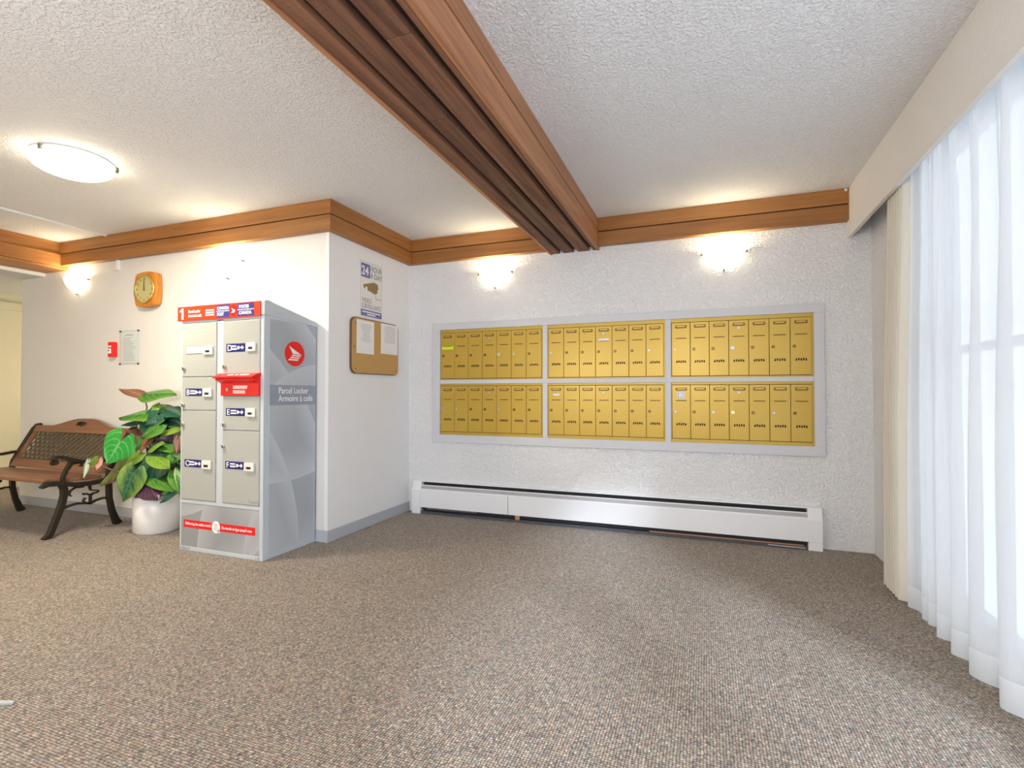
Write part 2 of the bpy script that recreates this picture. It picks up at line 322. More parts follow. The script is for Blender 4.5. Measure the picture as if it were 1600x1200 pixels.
# ------------------------------------------------------------------ mesh helpers
class MB:
    def __init__(s): s.v = []; s.f = []; s.uv = None
    def add(s, vs, fs):
        o = len(s.v); s.v += [tuple(p) for p in vs]; s.f += [tuple(i + o for i in f) for f in fs]; return s
    def box(s, x0, x1, y0, y1, z0, z1):
        return s.add([(x0,y0,z0),(x1,y0,z0),(x1,y1,z0),(x0,y1,z0),(x0,y0,z1),(x1,y0,z1),(x1,y1,z1),(x0,y1,z1)],
                     [(0,3,2,1),(4,5,6,7),(0,1,5,4),(1,2,6,5),(2,3,7,6),(3,0,4,7)])
    def prism(s, poly, axis, a, b):
        """poly in the plane across axis: x -> (y,z), y -> (x,z), z -> (x,y)"""
        def P(q, t): return {'x': (t, q[0], q[1]), 'y': (q[0], t, q[1]), 'z': (q[0], q[1], t)}[axis]
        n = len(poly); vs = [P(q, a) for q in poly] + [P(q, b) for q in poly]
        fs = [tuple(range(n)), tuple(range(2*n-1, n-1, -1))] + [(i, (i+1) % n, n + (i+1) % n, n + i) for i in range(n)]
        return s.add(vs, fs)
    def strip(s, pts, axis, a, b):
        """ribbon of varying width: pts = (u, v, width) along a path in the plane across axis"""
        L, R = [], []
        for i, p in enumerate(pts):
            q0 = pts[max(i-1, 0)]; q1 = pts[min(i+1, len(pts)-1)]
            d = Vector((q1[0]-q0[0], q1[1]-q0[1])); d = d.normalized() if d.length > 1e-9 else Vector((1, 0))
            nx, ny = -d.y, d.x; hw = p[2] / 2
            L.append((p[0]+nx*hw, p[1]+ny*hw)); R.append((p[0]-nx*hw, p[1]-ny*hw))
        n = len(pts)
        def P(q, t): return {'x': (t, q[0], q[1]), 'y': (q[0], t, q[1]), 'z': (q[0], q[1], t)}[axis]
        vs = [P(q, a) for q in L] + [P(q, a) for q in R] + [P(q, b) for q in L] + [P(q, b) for q in R]
        fs = []
        for i in range(n-1):
            fs += [(i, i+1, n+i+1, n+i), (2*n+i, 3*n+i, 3*n+i+1, 2*n+i+1), (i, 2*n+i, 2*n+i+1, i+1), (n+i, n+i+1, 3*n+i+1, 3*n+i)]
        fs += [(0, n, 3*n, 2*n), (n-1, 3*n-1, 4*n-1, 2*n-1)]
        return s.add(vs, fs)
    def tube(s, pts, r, seg=8):
        pts = [Vector(p) for p in pts]; rings = []
        rs = r if isinstance(r, (list, tuple)) else [r] * len(pts)
        for i, p in enumerate(pts):
            d = (pts[min(i+1, len(pts)-1)] - pts[max(i-1, 0)]).normalized()
            up = Vector((0, 0, 1)) if abs(d.z) < 0.9 else Vector((1, 0, 0))
            a = d.cross(up).normalized(); b = d.cross(a)
            rings.append([p + a*math.cos(2*PI*k/seg)*rs[i] + b*math.sin(2*PI*k/seg)*rs[i] for k in range(seg)])
        vs = [v for q in rings for v in q]; fs = []
        for i in range(len(pts)-1):
            for k in range(seg):
                fs.append((i*seg+k, i*seg+(k+1) % seg, (i+1)*seg+(k+1) % seg, (i+1)*seg+k))
        fs += [tuple(range(seg)), tuple(range((len(pts)-1)*seg, len(pts)*seg))]
        return s.add(vs, fs)
    def lathe(s, prof, c, seg=32, axis='z', caps=True):
        """profile (r, h) about an axis through c; ends with r == 0 close on a point"""
        vs = []; fs = []
        def P(r, h, t):
            a, b = r*math.cos(t), r*math.sin(t)
            return {'z': (c[0]+a, c[1]+b, c[2]+h), 'y': (c[0]+a, c[1]+h, c[2]+b), 'x': (c[0]+h, c[1]+a, c[2]+b)}[axis]
        for r, h in prof:
            vs += [P(max(r, 1e-5), h, 2*PI*k/seg) for k in range(seg)]
        for i in range(len(prof)-1):
            for k in range(seg):
                fs.append((i*seg+k, i*seg+(k+1) % seg, (i+1)*seg+(k+1) % seg, (i+1)*seg+k))
        if caps: fs += [tuple(range(seg)), tuple(range((len(prof)-1)*seg, len(prof)*seg))]
        return s.add(vs, fs)

def wpos(o):
    p = Vector((0, 0, 0))
    while o is not None: p += o.location; o = o.parent
    return p
def mesh_from(name, mb, mat, centre, smooth=False, recalc=True):
    me = bpy.data.meshes.new(name)
    me.from_pydata([tuple(Vector(v) - centre) for v in mb.v], [], mb.f)
    if recalc:
        bm = bmesh.new(); bm.from_mesh(me); bmesh.ops.recalc_face_normals(bm, faces=bm.faces); bm.to_mesh(me); bm.free()
    if smooth:
        for p in me.polygons: p.use_smooth = True
    me.materials.append(mat); me.update()
    return me
def centre_of(mb):
    xs, ys, zs = zip(*mb.v)
    return Vector(((min(xs)+max(xs))/2, (min(ys)+max(ys))/2, (min(zs)+max(zs))/2))
def part(name, mb, mat, parent=None, bevel=0.0, smooth=False, label=None, kind=None, recalc=True, angle=None):
    c = centre_of(mb)
    o = bpy.data.objects.new(name, mesh_from(name, mb, mat, c, smooth, recalc)); COL.objects.link(o)
    if parent is not None:
        o.parent = parent; o.location = c - wpos(parent)
    else: o.location = c
    if bevel:
        b = o.modifiers.new('bevel', 'BEVEL'); b.width = bevel; b.segments = 2; b.limit_method = 'ANGLE'
    if label: o['label'] = label
    if kind: o['kind'] = kind
    return o
def thing(name, label, cat, loc, group=None):
    o = bpy.data.objects.new(name, None); COL.objects.link(o); o.location = loc; o.empty_display_size = 0.1
    o['label'] = label; o['category'] = cat
    if group: o['group'] = group
    return o
def tag(o, label, cat, group=None):
    o['label'] = label; o['category'] = cat
    if group: o['group'] = group
    return o
def struct(name, mb, mat, bevel=0.0):
    return part(name, mb, mat, None, bevel, kind='structure')
def struct_root(name, loc):
    o = bpy.data.objects.new(name, None); COL.objects.link(o); o.location = loc; o['kind'] = 'structure'; return o
def bx(*a): return MB().box(*a)

def text_mb(body, size, origin, facing, align='LEFT', sx=1.0, bold=0.0, depth=0.0006, shear=0.0):
    """flat lettering as a mesh; facing 'y' = on a wall that looks to -Y, 'x' = on a wall that looks to +X"""
    cu = bpy.data.curves.new('lettering', 'FONT'); cu.body = body; cu.size = size; cu.align_x = align; cu.align_y = 'BOTTOM_BASELINE'
    cu.extrude = depth; cu.offset = bold; cu.resolution_u = 3; cu.shear = shear
    o = bpy.data.objects.new('lettering', cu); COL.objects.link(o)
    dg = bpy.context.evaluated_depsgraph_get(); me = bpy.data.meshes.new_from_object(o.evaluated_get(dg))
    mb = MB(); O = Vector(origin)
    for v in me.vertices:
        a, b, c = v.co.x * sx, v.co.y, v.co.z
        mb.v.append(tuple(O + (Vector((a, -c, b)) if facing == 'y' else Vector((c, a, b)))))
    mb.f = [tuple(p.vertices) for p in me.polygons]
    bpy.data.objects.remove(o); bpy.data.curves.remove(cu); bpy.data.meshes.remove(me)
    return mb
def lettering(parent, body, size, origin, facing, mat, name='lettering', **kw):
    return part(name, text_mb(body, size, origin, facing, **kw), mat, parent, recalc=False)
def print_lines(parent, facing, plane, a0, a1, zs, hgt, mat, ragged=0.3, name='printed_lines', centred=False):
    """rows of print too small to read, as thin raised bars"""
    mb = MB()
    for z in zs:
        w_ = (a1 - a0) * (1 - ragged * random.random())
        s_ = a0 + ((a1 - a0) - w_) / 2 if centred else a0
        if facing == 'y': mb.box(s_, s_ + w_, plane - 0.0006, plane, z, z + hgt)
        else: mb.box(plane, plane + 0.0006, s_, s_ + w_, z, z + hgt)
    return part(name, mb, mat, parent)
def rrect(x0, x1, z0, z1, r, n=5, bulge=0.0):
    pts = []
    for cx, cz, a0 in ((x1-r, z1-r, 0), (x0+r, z1-r, PI/2), (x0+r, z0+r, PI), (x1-r, z0+r, 1.5*PI)):
        for k in range(n+1):
            a = a0 + k * PI/2/n; pts.append((cx + r*math.cos(a), cz + r*math.sin(a)))
    return pts

# ------------------------------------------------------------------ room shell
struct('floor', bx(-9.2, 1.2, -4.2, 9.2, -0.1, 0.0), M['carpet'])
struct('ceiling', bx(-5.66, 1.2, -4.2, 4.25, H, H + 0.1), M['ceiling'])
struct('ceiling_hall', bx(-9.2, -5.852, -4.2, 9.2, 2.163, 2.26), M['hallceil'])
struct('wall_back', bx(XN - 0.03, 1.2, YB, 4.25, 0, H), M['stucco'])
struct('wall_left', bx(XO, XN - 0.03, YL, 4.25, 0, H), M['vinyl'])
struct('wall_side', bx(XN - 0.03, XN, YL, YB, 0, H), M['paint'])
struct('wall_front', bx(-9.2, 1.2, -4.2, -4.05, 0, H), M['paint'])
wr = MB(); wr.box(XR, 1.2, 3.20, YB, 0, H); wr.box(XR, 1.2, -1.2, 3.20, 2.26, H); wr.box(XR, 1.2, -4.05, -1.2, 0, H); wr.box(XR, 1.2, -1.2, 3.20, 0, 0.06)
struct('wall_right', wr, M['stucco'])
struct('wall_hall', bx(-7.45, -7.3, -4.05, 9.2, 0, 2.163), M['hall'])
struct('wall_hall_end', bx(-7.3, XO, 8.0, 8.15, 0, 2.163), M['hall'])
struct('wall_hall_inner', bx(XO, XO + 0.12, 4.25, 8.0, 0, 2.163), M['hall'])
struct('trim_hall', bx(-7.3, -7.27, -3.0, 8.0, 1.99, 2.075), M['hall'])
struct('baseboard_left', bx(XO, XN + 0.009, YL - 0.009, YL, 0, 0.083), M['base'], 0.002)
struct('baseboard_side', bx(XN, XN + 0.009, YL, YB, 0, 0.083), M['base'], 0.002)
struct('valance_board', bx(XV, XV + 0.022, -2.5, YB, 2.116, H), M['valance'])
bpy.data.objects['valance_board'].name = 'trim_valance'
gnd = struct('ground', bx(1.25, 40, -25, 30, -0.25, -0.12), M['concrete'])
struct('sun_block', bx(2.0, 2.3, 0.70, 2.0, -0.12, 3.2), M['concrete'])   # unseen block added outside to keep the sun off part of the window

# window behind the sheer curtain
win = struct_root('window_1', (1.12, 1.0, 0.06))
fw = 0.05
for a, b_ in ((-1.2, -1.15), (3.15, 3.2)): part('jamb', bx(1.09, 1.15, a, b_, 0.06, 2.26), M['winframe'], win)
for y in (0.45, 2.0): part('mullion', bx(1.09, 1.15, y - 0.03, y + 0.03, 0.11, 2.21), M['winframe'], win)
for z0, z1 in ((0.06, 0.11), (2.21, 2.26)): part('rail', bx(1.09, 1.15, -1.15, 3.15, z0, z1), M['winframe'], win)
part('transom_bar', bx(1.095, 1.145, -1.15, 3.15, 1.25, 1.285), M['winframe'], win)
for y0, y1 in ((-1.15, 0.42), (0.48, 1.97), (2.03, 3.15)):
    for z0, z1 in ((0.11, 1.25), (1.285, 2.21)): part('pane', bx(1.117, 1.123, y0, y1, z0, z1), M['glass'], win)

# cedar trim round the ceiling, each board a part; joints stay recessed
D = 0.06
def trim(name, poly_fn, mat, zsplits=((H - 0.1035, H), (H - 0.2147, H - 0.1115))):
    r = struct_root(name, (0, 0, 0))
    for k, (z0, z1) in enumerate(zsplits):
        part('board', MB().prism(poly_fn(0.0), 'z', z0, z1), mat, r, bevel=0.002)
    part('backing', MB().prism(poly_fn(0.014), 'z', H - 0.2, H), M['gap'], r)
    return r
trim('trim_1', lambda i: [(XH + i, YL), (XH + i, YL - D + i), (XN + D - i, YL - D + i), (XN, YL)], M['wood_x'])
trim('trim_2', lambda i: [(XN, YL), (XN + D - i, YL - D + i), (XN + D - i, YB - D + i), (XN, YB)], M['wood_y'])
trim('trim_3', lambda i: [(XN, YB), (XN + D - i, YB - D + i), (-1.19, YB - D + i), (-1.19, YB)], M['wood_x'])
trim('trim_4', lambda i: [(-0.785, YB), (-0.785, YB - D + i), (XV - i * 0.1, YB - D + i), (XV - i * 0.1, YB)], M['wood_x'])

# header over the passage on the left: two cedar boards, a cedar soffit board, a white lintel
hd = struct_root('trim_5', (XH, 0, H))
part('board', bx(XH - 0.14, XH, -4.05, YL, H - 0.106, H), M['wood_y'], hd, 0.002)
part('board', bx(XH - 0.12, XH + 0.022, -4.05, YL, H - 0.226, H - 0.111), M['wood_y'], hd, 0.002)
part('soffit_board', bx(-5.84, XH + 0.016, -4.05, YL, 2.195, H - 0.228), M['wood_y'], hd, 0.002)
part('lintel', bx(-5.875, -5.842, -4.05, YL, 2.1635, H - 0.05), M['trimwhite'], hd)
part('core', bx(-5.84, XH - 0.145, -4.05, YL, H - 0.225, H - 0.001), M['gap'], hd)

# boxed ceiling beam: fascia boards and rough-sawn soffit boards with open gaps
bm_ = struct_root('trim_6', (-0.985, 0, H))
Y0, Y1 = -4.05, YB - 0.001
part('core', bx(-1.165, -0.806, Y0, Y1, 2.232, H - 0.001), M['gap'], bm_)
for x0, x1 in ((-0.804, -0.785), (-1.190, -1.171)):
    part('fascia_board', bx(x0, x1, Y0, Y1, 2.1985, 2.340), M['beam_y'], bm_, 0.0015)
    part('fascia_board', bx(x0, x1, Y0, Y1, 2.348, H), M['beam_y'], bm_, 0.0015)
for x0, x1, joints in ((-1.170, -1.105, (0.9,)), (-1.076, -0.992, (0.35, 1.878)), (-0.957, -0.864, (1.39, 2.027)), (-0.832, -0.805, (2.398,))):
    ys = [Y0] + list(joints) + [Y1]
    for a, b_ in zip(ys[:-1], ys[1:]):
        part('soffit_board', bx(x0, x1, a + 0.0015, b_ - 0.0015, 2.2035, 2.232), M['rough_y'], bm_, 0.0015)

# ------------------------------------------------------------------ curtains
def fold_curve(peaks, y0, y1, n):
    """phase per y: whole numbers at the peaks that bulge into the room"""
    ys = [y0 + (y1 - y0) * i / n for i in range(n + 1)]; pk = sorted(peaks); out = []
    for y in ys:
        if y <= pk[0]: ph = (y - pk[0]) / (pk[1] - pk[0])
        elif y >= pk[-1]: ph = (len(pk) - 1) + (y - pk[-1]) / (pk[-1] - pk[-2])
        else:
            for i in range(len(pk) - 1):
                if pk[i] <= y <= pk[i+1]: ph = i + (y - pk[i]) / (pk[i+1] - pk[i]); break
        out.append((y, ph))
    return out
def curtain_mb(peaks, y0, y1, n, z0, z1, nz, x_of, off=0.0):
    fc = fold_curve(peaks, y0, y1, n); mb = MB(); vs = []
    for j in range(nz + 1):
        z = z0 + (z1 - z0) * j / nz
        for y, ph in fc: vs.append((x_of(y, ph, z) - off, y + 0.012 * math.sin(2*PI*ph + 0.6) * (1 - z / 2.6), z))
    fs = [(j*(n+1)+i, j*(n+1)+i+1, (j+1)*(n+1)+i+1, (j+1)*(n+1)+i) for j in range(nz) for i in range(n)]
    return mb.add(vs, fs)
def smooth01(t): t = min(max(t, 0), 1); return t*t*(3-2*t)
pk = [3.06, 2.905, 2.76, 2.59, 2.415, 2.195]
while pk[-1] > -1.3: pk.append(pk[-1] - random.uniform(0.17, 0.25))
amps = [random.uniform(0.8, 1.2) for _ in range(60)]
def sheer_x(y, ph, z):
    t = smooth01((2.25 - z) / 1.6); k = int(math.floor(ph + 0.5)) % 60
    a = (0.014 + 0.030 * t) * amps[k]
    f = math.cos(2*PI*ph); f = f * 0.75 + 0.25 * math.cos(4*PI*ph + k)
    g = (1 - t) * 0.010 * math.sin(2*PI*ph*2 + 1.3 * k) + 0.005 * math.sin(7.3*y + 2.0*z) + 0.0045 * math.sin(2*PI*ph*3 + 2.1*k + 1.5*z)
    return 0.968 - 0.004 * t - a * f + g
sh = thing('sheer_curtain', 'long white sheer curtain hanging in soft folds in front of the bright window', 'curtain', (0.968, 1.0, 2.33))
part('cloth', curtain_mb(pk, -1.3, 3.07, 700, 0.118, 2.33, 26, sheer_x), M['sheer'], sh, smooth=True, recalc=False)
part('hem', curtain_mb(pk, -1.3, 3.07, 700, 0.014, 0.119, 3, sheer_x, 0.0006), M['hem'], sh, smooth=True, recalc=False, label='doubled opaque hem along the bottom of the sheer curtain')
pd_ = [3.335, 3.285, 3.242, 3.200, 3.158, 3.118]
def drape_x(y, ph, z):
    t = smooth01((2.3 - z) / 1.9)
    return 0.955 - 0.028 * t - (0.019 + 0.010 * t) * math.cos(2*PI*ph) + 0.003 * math.sin(4*PI*ph + 3*z)
dr = thing('drape', 'narrow cream beige drape drawn back beside the corner of the mailbox wall', 'drape', (0.95, 3.2, 2.33))
part('cloth', curtain_mb(pd_, 3.10, 3.36, 110, 0.03, 2.33, 22, drape_x), M['drape'], dr, smooth=True, recalc=False)
part('rod', MB().tube([(0.985, -1.3, 2.345), (0.985, 3.075, 2.345)], 0.009), M['steel'], sh, label='curtain track behind the valance')

# ------------------------------------------------------------------ lamps
def sconce(x, ywall, label):
    t = thing('wall_sconce', label, 'wall lamp', (x, ywall, 2.05), 'half bowl wall sconces')
    mb = MB(); nu, nv = 28, 12; vs = []
    for layer, k in ((0, 1.0), (1, 0.94)):
        for j in range(nv + 1):
            v = PI/2 * j / nv
            for i in range(nu + 1):
                u = PI * i / nu
                vs.append((x + k*0.150*(1 - math.sin(v)**2.0)**0.85*math.cos(u), ywall - 0.001 - k*0.092*(1 - math.sin(v)**2.0)**0.85*math.sin(u), 2.112 - k*0.150*math.sin(v)))
    fs = []
    W = nu + 1; LN = W * (nv + 1)
    for j in range(nv):
        for i in range(nu):
            a = j*W + i
            fs.append((a, a+1, a+W+1, a+W)); fs.append((LN+a, LN+a+W, LN+a+W+1, LN+a+1))
    for i in range(nu): fs.append((i, LN+i, LN+i+1, i+1))
    part('shade', mb.add(vs, fs), M['sconce'], t, smooth=True)
    part('backplate', MB().prism([(x + 0.06*math.cos(a), 2.065 + 0.035*math.sin(a)) for a in [2*PI*i/20 for i in range(20)]], 'y', ywall - 0.012, ywall), M['lamprim'], t)
    for cx, cz in ((x - 0.150, 2.088), (x + 0.150, 2.088), (x, 1.964)):
        part('clip', bx(cx - 0.007, cx + 0.007, ywall - 0.022, ywall, cz - 0.007, cz + 0.007), M['clip'], t, 0.002)
    light('sconce_bulb', 'POINT', (x, ywall - 0.060, 2.090), SCONCE_W, (1.0, 0.84, 0.55), 0.03)
    return t
sconce(-5.345, YL, 'lit half-bowl glass sconce left of the clock, under the passage corner')
sconce(-3.497, YL, 'lit half-bowl glass sconce on the wall above the parcel locker')
sconce(-1.677, YB, 'lit half-bowl glass sconce over the left end of the mailboxes, left of the beam')
sconce(0.130, YB, 'lit half-bowl glass sconce over the right end of the mailboxes, right of the beam')

def dome(x, y, label):
    t = thing('ceiling_lamp', label, 'ceiling lamp', (x, y, H), 'flush dome ceiling lamps')
    part('pan', MB().lathe([(0, 0), (0.185, 0), (0.20, -0.012), (0.20, -0.020), (0, -0.020)], (x, y, H), 40), M['lamprim'], t, smooth=False)
    prof = [(0.205 * math.cos(a), -0.022 - 0.085 * math.sin(a)) for a in [PI/2*i/12 for i in range(13)]]
    part('glass_dome', MB().lathe([(0.19, -0.0205)] + prof, (x, y, H), 40), M['dome'], t, smooth=True)
    for k in range(3):
        a = 5.06 + 2*PI*k/3; cx, cy = x + 0.203*math.cos(a), y + 0.203*math.sin(a)
        part('clip', MB().box(cx - 0.011, cx + 0.011, cy - 0.011, cy + 0.011, H - 0.042, H - 0.012), M['clip'], t, 0.003)
    light('dome_light', 'AREA', (x, y, H - 0.112), DOME_W, (1.0, 0.89, 0.70), 0.34)
    return t
dome(-3.46, 1.89, 'lit white dome lamp flush on the stucco ceiling above the bench')
# unseen fill lights added behind the camera to brighten the room; no fixtures there
for lx, ly, lz, k, c in ((-0.3, -1.5, 1.5, 1.45, (0.97, 0.98, 1.0)), (-5.0, -0.7, 0.9, 0.55, (1.0, 0.74, 0.40)), (-1.9, -0.8, 1.35, 1.15, (0.96, 0.98, 1.0))):
    light('fill_light', 'POINT', (lx, ly, lz), ROOM_W * k, c, 0.3)
light('hall_light', 'POINT', (-6.7, 4.4, 1.2), 24.0, (1.0, 0.87, 0.60), 0.1)

# ------------------------------------------------------------------ mailboxes
FL, FR, FT, FB = -2.278, 0.7625, 1.6815, 0.631
cols = [(-2.2, -1.2495), (-1.2095, -0.2835), (-0.2435, 0.698)]
rows = [(1.1795, 1.6215), (0.699, 1.1455)]
fr = thing('mailbox_cabinet', 'pale grey painted wooden cabinet front with six openings holding the gold mailboxes', 'cabinet', (-0.758, YB, FB))
yf = YB - 0.022
part('top_rail', bx(FL, FR, yf, YB, rows[0][1], FT), M['frame'], fr, 0.002)
part('bottom_rail', bx(FL, FR, yf, YB, FB, rows[1][0]), M['frame'], fr, 0.002)
part('middle_rail', bx(FL + 0.078, FR - 0.0645, yf + 0.001, YB, rows[1][1], rows[0][0]), M['frame'], fr, 0.002)
part('stile', bx(FL, cols[0][0], yf, YB, rows[1][0], rows[0][1]), M['frame'], fr, 0.002)
part('stile', bx(cols[2][1], FR, yf, YB, rows[1][0], rows[0][1]), M['frame'], fr, 0.002)
for i in (0, 1):
    for r in rows: part('mullion', bx(cols[i][1], cols[i+1][0], yf + 0.001, YB, r[0], r[1]), M['frame'], fr, 0.002)

MESH = {}
def shared(key, builder):
    if key not in MESH: MESH[key] = builder()
    return MESH[key]
def inst(name, key, builder, mat, parent, lx, ly, lz, bevel=0.0):
    """object on shared mesh data; builder gives geometry about the local origin"""
    me = shared(key, lambda: mesh_from(name, builder(), mat, Vector((0, 0, 0))))
    o = bpy.data.objects.new(name, me); COL.objects.link(o); o.parent = parent; o.location = (lx, ly, lz)
    if bevel:
        b = o.modifiers.new('bevel', 'BEVEL'); b.width = bevel; b.segments = 2
    return o
DW, DH = 0.1305, 0.397
def vents_mb():
    mb = MB()
    for k in range(5):
        cx = (k - 2) * 0.0150
        if k % 2 == 0: poly = [(cx - 0.0068, -0.0085), (cx + 0.0068, -0.0085), (cx + 0.0024, 0.0085), (cx - 0.0024, 0.0085)]
        else: poly = [(cx - 0.0024, -0.0085), (cx + 0.0024, -0.0085), (cx + 0.0068, 0.0085), (cx - 0.0068, 0.0085)]
        mb.prism(poly, 'y', -0.0004, 0.001)
    return mb
def lock_mb(r, h): return lambda: MB().lathe([(0, -h), (r*0.55, -h), (r*0.6, -h*0.85), (r*0.92, -h*0.85), (r, -h*0.6), (r, 0.001), (0, 0.001)], (0, 0, 0), 18, 'y')
def mailbox_unit(ci, ri, label, locks, extras):
    x0, x1 = cols[ci]; z0, z1 = rows[ri]; yb = YB - 0.010
    t = thing('mailbox_unit', label, 'mailboxes', ((x0 + x1)/2, YB, z0), 'gold mailbox units')
    part('housing', bx(x0, x1, yb, YB, z0, z1), M['goldtrim'], t)
    w_ = (x1 - x0 - 0.018) / 7; zb = 1.1935 if ri == 0 else 0.7275
    part('surround', bx(x0 + 0.004, x1 - 0.012, yb - 0.0008, yb, zb - 0.004, zb + DH + 0.004), M['slotdark'], t)
    for k in range(7):
        dx = x0 + 0.006 + w_ * (k + 0.5); yd = yb - 0.0045
        d = inst('door', 'door%d' % ci, lambda: MB().box(-w_/2 + 0.0016, w_/2 - 0.0016, -0.0025, 0.0045, 0, DH), M['gold'], t, dx - t.location.x, yd - YB, zb - z0, 0.0015)
        F = -0.0025
        inst('card_holder', 'holder', lambda: MB().prism(rrect(-0.041, 0.041, -0.0115, 0.0115, 0.008, 3), 'y', -0.0045, 0.0005), M['golddark'], d, 0.001, F, DH - 0.030, 0.0015)
        inst('name_card', 'card', lambda: MB().prism(rrect(-0.030, 0.030, -0.0052, 0.0052, 0.003, 2), 'y', -0.0054, -0.0040), M['goldtrim'], d, 0.001, F, DH - 0.0275)
        inst('mail_slit', 'slit', lambda: MB().box(-0.038, 0.038, -0.0006, 0.001, -0.0028, 0.0028), M['slotdark'], d, 0.001, F, DH - 0.116)
        inst('vent', 'vents', vents_mb, M['black'], d, 0.001, F, DH - 0.291)
        kind = locks.get(k, 'bronze')
        mat_, r_, h_ = {'bronze': (M['bronze'], 0.0115, 0.006), 'silver': (M['chrome'], 0.0105, 0.007), 'big': (M['chrome'], 0.0155, 0.009),
                        'brass': (M['brasslock'], 0.0125, 0.007), 'small': (M['chrome'], 0.008, 0.006)}[kind]
        lk = inst('lock', 'lock_' + kind, lock_mb(r_, h_), mat_, d, -0.041, F, DH - 0.199)
        if kind != 'bronze': lk['label'] = {'brass': 'bright brass lock'}.get(kind, 'bright silver lock')
        if k == 3: inst('master_lock', 'master', lock_mb(0.0095, 0.007), M['chrome'], d, 0.000, F, DH - 0.055)['label'] = 'small silver master lock under the card holder'
        for (kk, nm, mat_e, xx0, xx1, zz0, zz1, lb) in extras:
            if kk == k:
                wx = wpos(d)
                e = part(nm, bx(wx.x + xx0, wx.x + xx1, wx.y - 0.0034, wx.y - 0.0025, wx.z + DH - zz1, wx.z + DH - zz0), M[mat_e], d); e['label'] = lb
                if mat_e == 'whitepaper' and lb.startswith('square'):
                    mb = MB(); rr = random.Random(3)
                    for gx in range(7):
                        for gz in range(5):
                            if rr.random() < 0.45:
                                ax = wx.x + xx0 + 0.004 + gx*0.0068; az = wx.z + DH - zz1 + 0.005 + gz*0.0085
                                mb.box(ax, ax + 0.005, wx.y - 0.0038, wx.y - 0.0033, az, az + 0.0055)
                    pm = MB(); pm.add(mb.v, mb.f)
                    q = part('sticker_print', pm, M['blueink'], d); q['label'] = 'blue print on the square white sticker'
    return t
mailbox_unit(0, 0, 'gold seven-door mailbox unit, upper left of six, with a fluorescent sticker on its first door', {4: 'big', 5: 'silver'},
             [(0, 'sticker', 'neon', -0.055, 0.058, 0.117, 0.143, 'fluorescent yellow green sticker')])
mailbox_unit(0, 1, 'gold seven-door mailbox unit, lower left of six, under the one with the fluorescent sticker', {0: 'silver', 1: 'silver', 4: 'silver'}, [])
mailbox_unit(1, 0, 'gold seven-door mailbox unit, upper middle, white paper strip on its fourth door', {0: 'small', 6: 'silver'},
             [(3, 'sticker', 'whitepaper', -0.040, 0.042, 0.098, 0.114, 'white paper strip')])
mailbox_unit(1, 1, 'gold seven-door mailbox unit, lower middle, small white tag on its first door', {},
             [(0, 'sticker', 'whitepaper', -0.022, 0.033, 0.065, 0.080, 'small white tag')])
mailbox_unit(2, 0, 'gold seven-door mailbox unit, upper right, big silver lock on its fourth door', {0: 'small', 3: 'big'}, [])
mailbox_unit(2, 1, 'gold seven-door mailbox unit, lower right of six, with a square white and blue sticker', {0: 'silver', 2: 'silver', 3: 'brass', 5: 'silver'},
             [(0, 'sticker', 'whitepaper', -0.030, 0.026, 0.050, 0.100, 'square white sticker with blue print')])

# ------------------------------------------------------------------ baseboard heater
hx0, hx1, hy = -2.452, 0.732, 3.982
ht = thing('baseboard_heater', 'long white metal baseboard heater along the foot of the mailbox wall', 'heater', (-0.86, YB, 0))
part('back_plate', bx(hx0 + 0.01, hx1 - 0.01, YB - 0.012, YB, 0.0, 0.268), M['heatdark'], ht)
for a, b_ in ((hx0 + 0.085, -1.50), (-1.498, hx1 - 0.085)):
    part('hood', MB().prism([(YB, 0.287), (YB - 0.026, 0.286), (YB - 0.032, 0.276), (YB - 0.030, 0.274), (YB - 0.024, 0.281), (YB, 0.282)], 'x', a, b_), M['heater'], ht)
    part('damper', MB().prism([(hy + 0.022, 0.2465), (hy + 0.017, 0.2465), (hy + 0.010, 0.214), (hy + 0.014, 0.214)], 'x', a, b_), M['damper'], ht)
    part('damper_lip', MB().prism([(hy + 0.024, 0.252), (hy + 0.014, 0.252), (hy + 0.013, 0.2455), (hy + 0.024, 0.2455)], 'x', a, b_), M['heater'], ht)
for a, b_ in ((hx0 + 0.085, -1.5395), (-1.5355, hx1 - 0.085)):
    part('front_panel', MB().prism([(hy, 0.058), (hy, 0.210), (hy + 0.006, 0.219), (hy + 0.012, 0.219), (hy + 0.012, 0.214), (hy + 0.005, 0.207), (hy + 0.004, 0.062), (hy + 0.012, 0.058)], 'x', a, b_), M['heater'], ht)
part('interior', bx(hx0 + 0.09, hx1 - 0.09, hy + 0.025, YB - 0.013, 0.03, 0.215), M['heatdark'], ht)
part('base_channel', bx(hx0 + 0.09, hx1 - 0.09, hy + 0.006, YB - 0.013, 0.0, 0.022), M['heatbase'], ht)
fm = MB()
for k in range(46): fm.box(-2.31 + k * 0.0105, -2.307 + k * 0.0105, hy + 0.0225, hy + 0.0245, 0.038, 0.056)
part('fin', fm, M['fin'], ht, kind='stuff')
part('pipe_bracket', bx(-1.475, -1.435, hy + 0.002, hy + 0.016, 0.022, 0.060), M['copper'], ht, 0.003, label='copper coloured bracket showing under the panel')
part('pipe', MB().tube([(-0.4, hy + 0.010, 0.028), (0.62, hy + 0.010, 0.027)], 0.0045), M['copper'], ht, label='tan pipe lying under the panel')
part('pipe_end', MB().tube([(0.40, hy + 0.004, 0.013), (0.63, hy + 0.004, 0.012)], 0.005), M['fin'], ht, label='dull grey rod under the panel')
